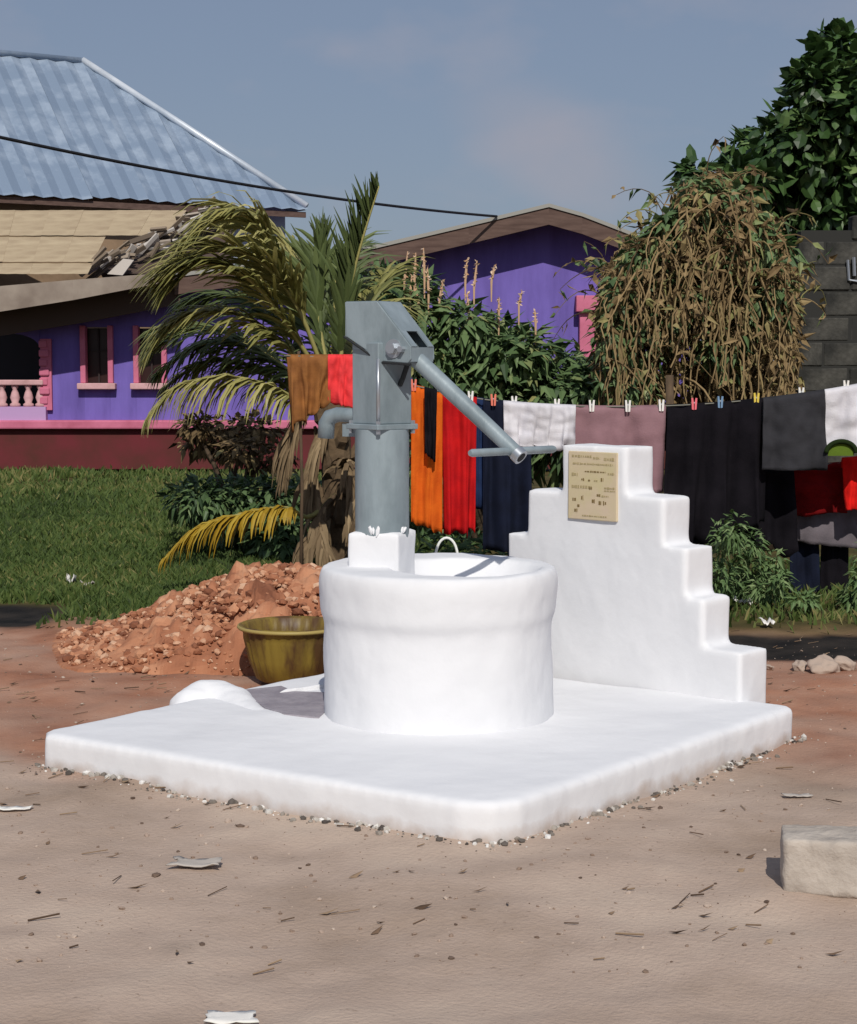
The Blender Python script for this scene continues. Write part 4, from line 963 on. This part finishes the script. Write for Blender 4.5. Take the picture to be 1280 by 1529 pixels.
cord([W(1000 + 345 * k / 20, low_y(1000 + 345 * k / 20), LY2) for k in range(21)], 'lower cord under the long washing line at the right')
stake(1000, 560, 'wooden post hidden behind the mauve towel carrying the lower cord', LY2)
def fabric(name, c1, c2=None, rough=.9): return mat(name, c1, rough, col2=c2 or tuple(q * .8 for q in c1[:3]), scale=9, bump=.15, bscale=120, spec=.15, trans=.12)
def cloth(name, label, cat, m, px0, px1, pyb, liney, Y=LY, fold=.03, nf=4, taper=0, skew=0, rag=.02, back=.35, seed=1, bl=0, br=0, grp='laundry on the washing lines', sag=0):
    random.seed(seed); nu, nv = 30, 22; ph = random.uniform(0, 6); mb = MB(); rows_ = []
    ytop = [liney(px0 + (px1 - px0) * i / nu) for i in range(nu + 1)]
    kv = -int(nv * back)
    for j in range(kv, nv + 1):
        rr_ = []
        for i in range(nu + 1):
            s = i / nu; t = abs(j) / nv
            pxt = px0 + (px1 - px0) * s; c_ = (px0 + px1) / 2
            px = pxt + (c_ - pxt) * taper * t + skew * t
            py = ytop[i] + ((pyb + bl * (1 - s) + br * s) - ytop[i]) * t + sag * math.sin(math.pi * s) * (1 - t)
            p = W(px, py, Y)
            s_w = s + .16 * noise.noise(Vector((s * 2.2, t * .8, seed * 3.7))); s_keep = s; s = s_w
            f_ = fold * (.25 + .75 * t) * (math.sin(s * nf * 2 * math.pi + ph + .8 * t) + .5 * math.sin(s * nf * 4.3 * math.pi + ph * 2 + t * 2)) + .03 * noise.noise(Vector((s * 3, t * 3, seed))) + .012 * noise.noise(Vector((s * 9, t * 7, seed)))
            s = s_keep
            p.y += (-.012 if j > 0 else (.05 * t + .014 if j < 0 else 0)) + (-f_ * .8 if j >= 0 else abs(f_) * .5 + fold * 1.6 * t)
            p.x += fold * .5 * math.cos(s * nf * 2 * math.pi + ph) * t
            if j == nv: p.z += rag * noise.noise(Vector((s * 6, seed, 0)))
            if j == 0: p.z += .006
            rr_.append(p)
        rows_.append(rr_)
    nu1 = nu + 1
    for r3 in rows_: mb.v += [tuple(q) for q in r3]
    for j in range(len(rows_) - 1):
        for i in range(nu): mb.f.append((j * nu1 + i, j * nu1 + i + 1, (j + 1) * nu1 + i + 1, (j + 1) * nu1 + i)); mb.a.append(.5)
    o = mb.build(name, m, smooth=True, origin=W((px0 + px1) / 2, ytop[15], Y)); sdm = o.modifiers.new('cloth', 'SOLIDIFY'); sdm.thickness = .004; sdm.offset = 0
    return tag(o, label, cat, grp)
short_y = lambda px: 531
F = {}
F['brown'] = fabric('brown_cloth', srgb(158, 106, 58), srgb(128, 84, 50)); F['coral'] = fabric('coral_cloth', srgb(240, 72, 76), srgb(225, 60, 62))
F['orange'] = fabric('orange_cloth', srgb(226, 108, 30), srgb(205, 88, 24)); F['red'] = fabric('red_cloth', srgb(205, 28, 30), srgb(178, 22, 28)); F['navy'] = fabric('navy_cloth', srgb(26, 32, 52), srgb(20, 24, 38))
F['blue'] = fabric('denim', srgb(40, 58, 98), srgb(30, 44, 76)); F['black'] = fabric('black_cloth', srgb(24, 21, 27), srgb(14, 12, 18)); F['white'] = fabric('white_cloth', srgb(222, 220, 224), srgb(205, 203, 210))
F['mauve'] = fabric('mauve_towel', srgb(152, 118, 124), srgb(138, 106, 112)); F['grey'] = fabric('charcoal_cloth', srgb(58, 58, 62), srgb(48, 48, 52)); F['lgrey'] = fabric('grey_cloth', srgb(120, 112, 118), srgb(104, 98, 104))
F['dred'] = fabric('dark_red_cloth', srgb(128, 16, 18), srgb(100, 12, 16)); F['bred'] = fabric('bright_red_cloth', srgb(236, 34, 28), srgb(215, 28, 24)); F['green'] = fabric('green_print', srgb(96, 120, 40)); F['dgreen'] = fabric('dark_green_trim', srgb(34, 48, 20)); F['edge'] = fabric('pale_hem', srgb(200, 170, 160))
c_ = cloth('cloth', 'brown cloth with ragged hem on the short cord left of the pump', 'cloth', F['brown'], 428, 494, 632, short_y, fold=.035, nf=3, taper=.12, bl=14, br=-32, rag=.06, seed=2)
cloth('cloth', 'coral red cloth between the brown cloth and the pump', 'cloth', F['coral'], 490, 532, 612, short_y, fold=.015, nf=2, bl=-12, seed=3)
cloth('trousers', 'bright orange hanging cloth right of the pump pipe', 'clothes', F['orange'], 614, 661, 792, main_y, fold=.02, nf=1.5, bl=-14, br=6, seed=4, back=.5)
cloth('strap', 'narrow black patterned sash over the orange cloth', 'sash', F['black'], 634, 653, 690, main_y, Y=LY - .08, fold=.01, nf=1, taper=.2, bl=-12, seed=5, back=.3)
cloth('shirt', 'deep red shirt hanging under the pump handle', 'shirt', F['red'], 660, 712, 796, main_y, fold=.03, nf=2, taper=.1, seed=6, rag=.04)
cloth('jeans', 'blue denim trousers between red shirt and black trousers', 'trousers', F['blue'], 706, 730, 760, main_y, Y=LY + .05, fold=.02, nf=1, seed=7)
tr_ = cloth('trousers', 'long navy black trousers hanging under the end of the pump handle', 'trousers', F['navy'], 722, 792, 826, main_y, fold=.04, nf=2, seed=8, taper=-.05, rag=.03, bl=-8, br=8)
cloth('shirt', 'small white shirt on the line above the wall beside the handle end', 'shirt', F['white'], 752, 860, 668, main_y, Y=LY - .05, fold=.035, nf=4.5, taper=.1, seed=9, rag=.05, back=.6)
cloth('towel', 'mauve towel hanging behind the plaque', 'towel', F['mauve'], 852, 994, 735, main_y, fold=.028, nf=2, seed=10, rag=.01, back=.7)
cloth('cloth', 'large black cloth right of the mauve towel', 'cloth', F['black'], 996, 1148, 790, main_y, fold=.055, nf=3.2, seed=11, bl=30, br=-10, rag=.08)
cloth('shirt', 'charcoal grey shirt between the black cloth and the white shirt', 'shirt', F['grey'], 1140, 1232, 702, main_y, Y=LY - .06, fold=.022, nf=1.5, seed=12, back=.6, rag=.01)
ws = cloth('shirt', 'white shirt with green neckline hung upside down at the right edge', 'shirt', F['white'], 1230, 1330, 672, main_y, Y=LY - .03, fold=.02, nf=2, seed=13, rag=.01, back=.7)
mb = MB(); nc = W(1256, 676, LY - .09); mb.tube([nc + Vector((.085 * math.cos(a), -.006, .065 * math.sin(a) - .0)) for a in [math.pi * k / 16 for k in range(17)]], .014, 8); mb.build('neckline', F['dgreen'], ws, smooth=True, origin=nc)
mb = MB(); mb.prism([nc + Vector((.078 * math.cos(a), .004, .058 * math.sin(a))) for a in [2 * math.pi * k / 20 for k in range(20)] if math.sin(a) > -.45], (0, .006, 0)); mb.build('lining', F['green'], ws, origin=nc)
cloth('cloth', 'wide dark red cloth on the lower cord below the charcoal shirt', 'cloth', F['dred'], 1030, 1262, 766, low_y, Y=LY2, fold=.03, nf=4, seed=14, rag=.04, bl=8, back=.2)
cloth('cloth', 'bright red cloth at the right edge below the white shirt', 'cloth', F['bred'], 1258, 1335, 762, lambda px: low_y(px) - 6, Y=LY2 - .12, fold=.03, nf=2, seed=15, rag=.04, back=.2)
cloth('cloth', 'pale grey cloth hanging below the dark red cloth', 'cloth', F['lgrey'], 1182, 1300, 818, low_y, Y=LY2 + .09, fold=.015, nf=2, seed=16, rag=.02, bl=-10, br=4, back=.1)
cloth('cloth', 'black ragged cloth hanging low beside the stepped wall', 'cloth', F['black'], 1036, 1185, 822, low_y, Y=LY2 - .1, fold=.04, nf=2.5, seed=17, rag=.14, bl=-22, br=0, back=.1, taper=-.02)
cloth('jeans', 'dark blue trousers hanging down to the weeds under the grey cloth', 'trousers', F['navy'], 1178, 1222, 888, low_y, Y=LY2 + .17, fold=.015, nf=1, seed=18, back=.1)
cloth('trousers', 'narrow black trousers reaching the ground at the far right', 'trousers', F['black'], 1226, 1268, 904, low_y, Y=LY2 + .2, fold=.015, nf=1, seed=19, back=.1)
cloth('cloth', 'dark cloth hanging against the right edge of the stepped wall', 'cloth', F['navy'], 1018, 1062, 812, low_y, Y=LY2 + .12, fold=.02, nf=1, seed=20, back=.1)
# pegs
pegc = {'white': srgb(228, 226, 220), 'pink': srgb(225, 110, 120), 'blue': srgb(110, 140, 170), 'yellow': srgb(215, 190, 80), 'coral': srgb(220, 120, 100)}
pm = {k_: mat('peg_' + k_, v_, .5) for k_, v_ in pegc.items()}
pegs = [(618, 'coral', 'coral peg at the left corner of the orange cloth'), (703, 'white', 'white peg on the red shirt, under the pump handle'), (737, 'coral', 'coral peg on the black trousers left of the white shirt'), (768, 'white', 'white peg at the left end of the small white shirt'), (832, 'white', 'white peg at the right end of the small white shirt'),
        (884, 'white', 'white peg at the left of the mauve towel'), (938, 'white', 'white peg in the middle of the mauve towel'), (988, 'white', 'white peg at the right corner of the mauve towel'), (1037, 'pink', 'pink peg on the black cloth'), (1076, 'blue', 'pale blue peg on the black cloth'),
        (1130, 'yellow', 'yellow peg between black cloth and charcoal shirt'), (1197, 'white', 'white peg on the charcoal shirt'), (1264, 'white', 'white peg on the upside-down white shirt')]
for px, cn, lb in pegs:
    p = W(px, main_y(px), LY - .03); e = empty('clothes_peg', p, lb, 'peg', 'clothes pegs')
    for sg in (-1, 1):
        mb = MB(); mb.prism([p + Vector((sg * .002, 0, -.03)), p + Vector((sg * .013, 0, -.028)), p + Vector((sg * .015, 0, .008)), p + Vector((sg * .017, 0, .036)), p + Vector((sg * .007, 0, .038)), p + Vector((sg * .003, 0, .012))], (0, .014, 0)); mb.build('jaw', pm[cn], e, origin=p)
    mb = MB(); mb.tube([p + Vector((-.016, .007, .008)), p + Vector((.016, .007, .008))], .007, 8); mb.build('spring', M['bolt'], e, origin=p)

# ------------------------------------------------------------------ loose things on the ground
random.seed(23)
cbk = G(1262, 1345); mb = MB(); hx, hy, hzz = .16, .09, .075
for (z, k) in ((0, 1.02), (hzz * 1.0, 1.0), (hzz * 2, .97)): pass
rot = Matrix.Rotation(-.16, 3, 'Z')
mb.box(cbk + Vector((.02, .12, hzz - .005)), (hx, hy, hzz), rot); cb_o = mb.build('concrete_block', M['concrete'], origin=cbk)
plaster(cb_o, .009, .008, .08, 5); tag(cb_o, 'worn pale concrete block lying on the sand at the lower right', 'block')
def scrap(px, py, wd, dp, m, label, z=.006, curl=.02, name='litter_scrap', seed=1):
    random.seed(seed); p = G(px, py); p.z = gz(p.x, p.y); mb = MB(); nu, nv = 8, 5
    for j in range(nv + 1):
        for i in range(nu + 1):
            s, t = i / nu - .5, j / nv - .5; k = 1 + .35 * noise.noise(Vector((s * 3, t * 3, seed * 5)))
            mb.v.append((p.x + s * wd * k, p.y + t * dp * k, p.z + z + curl * (abs(s) ** 2 * 2 + noise.noise(Vector((s * 4, t * 4, seed))) ) + curl * .5))
    for j in range(nv):
        for i in range(nu): a = j * (nu + 1) + i; mb.f.append((a, a + 1, a + nu + 2, a + nu + 1)); mb.a.append(.5)
    o = mb.build(name, m, smooth=True, origin=p); sd_ = o.modifiers.new('paper', 'SOLIDIFY'); sd_.thickness = .003; tag(o, label, 'litter', 'scraps of litter on the ground')
scrap(294, 1297, .13, .07, M['litter2'], 'crumpled pale scrap on the sand left of centre', seed=1, curl=.012)
scrap(345, 1522, .11, .06, M['litter'], 'pale scrap cut by the bottom edge', seed=2, curl=.006)
scrap(16, 1213, .12, .03, M['litter'], 'thin white strip on the sand at the left edge', seed=3, curl=.008)
scrap(107, 879, .045, .1, M['litter'], 'white scrap standing in the grass at the left', seed=4, curl=.07)
scrap(130, 880, .08, .06, M['litter2'], 'greyish plastic scrap in the grass beside the white one', seed=5, curl=.04)
scrap(1110, 906, .09, .08, M['litter'], 'white scrap under the weeds right of the stepped wall', seed=6, curl=.04)
scrap(1145, 937, .06, .1, M['litter'], 'small white scrap at the edge of the dark shade band', seed=7, curl=.03)
scrap(1190, 1192, .09, .03, M['litter2'], 'small pale strip on the sand past the slab corner', seed=8, curl=.006)
scrap(746, 826, .05, .1, M['litter'], 'white scrap showing below the navy trousers', seed=9, curl=.06)
mb_list = [(1230, 1003, .09), (1262, 1000, .07), (1195, 1000, .05), (1150, 1000, .03), (232, 1310, .016), (360, 1237, .02), (1056, 1354, .014), (340, 1227, .014)]
for k, (px, py, s) in enumerate(mb_list):
    p = G(px, py); mb = MB(); rock(mb, p + Vector((0, 0, s * .25)), s, .8 if k < 4 or k in (6, 7) else .1, .6)
    so_ = mb.build('stone', M['pebble'], origin=p, usevar=True, smooth=True); sb_ = so_.modifiers.new('worn', 'SUBSURF'); sb_.subdivision_type = 'SIMPLE'; sb_.levels = 3; sb_.render_levels = 3; tx_ = bpy.data.textures.new('chip', 'CLOUDS'); tx_.noise_scale = s * .7; ds_ = so_.modifiers.new('chip', 'DISPLACE'); ds_.texture = tx_; ds_.strength = s * .5; ds_.texture_coords = 'GLOBAL'
    tag(so_, ['largest pale stone on the red soil by the dark shade band', 'pale stone at the right edge by the dark shade band', 'medium pale stone left of the largest one by the shade band', 'small pale stone nearest the wall foot on red soil', 'small dark stone left of the crumpled scrap', 'dark stone near the front left slab edge', 'small pale stone left of the concrete block', 'small pale stone beside the dark one by the slab'][k], 'stone', 'loose stones')
random.seed(24); mb = MB()
for _ in range(2600):
    y = random.uniform(3.9, 8.8); x = random.uniform(-.27, .27) * y; s = .002 + .008 * random.random() ** 5; rock(mb, (x, y, gz(x, y) + s * .2), s, random.random(), .6)
tag(mb.build('pebbles', M['pebble'], usevar=True, origin=(0, 6, 0)), 'tiny pebbles scattered over the sand', 'pebbles', kind='stuff')
mb = MB()
for _ in range(900):
    y = random.uniform(3.9, 9.2); x = random.uniform(-.27, .27) * y
    if random.random() > .35 + .8 * fbm(x, y, 1.4, 41) + (.3 if x < 0 else 0): continue
    p = Vector((x, y, gz(x, y) + .004)); a = random.gauss(0, .6); d = Vector((math.cos(a), math.sin(a), random.uniform(0, .15)))
    if random.random() < .5: leaf(mb, p, d, Vector((random.gauss(0, .3), random.gauss(0, .3), 1)), random.uniform(.02, .06), random.uniform(.008, .02), random.random(), -.1)
    else: mb.tube([p, p + d * random.uniform(.02, .08) + Vector((0, 0, .003))], random.uniform(.001, .0025), 4, random.random())
tag(mb.build('leaf_litter', M['twig'], usevar=True, fix=False, origin=(0, 6, 0)), 'dry leaves and twigs scattered over the sand', 'leaf litter', kind='stuff')
# sparse weeds at the edge of the red soil
print('tris', sum(len(o.data.polygons) for o in bpy.data.objects if o.type == 'MESH'))
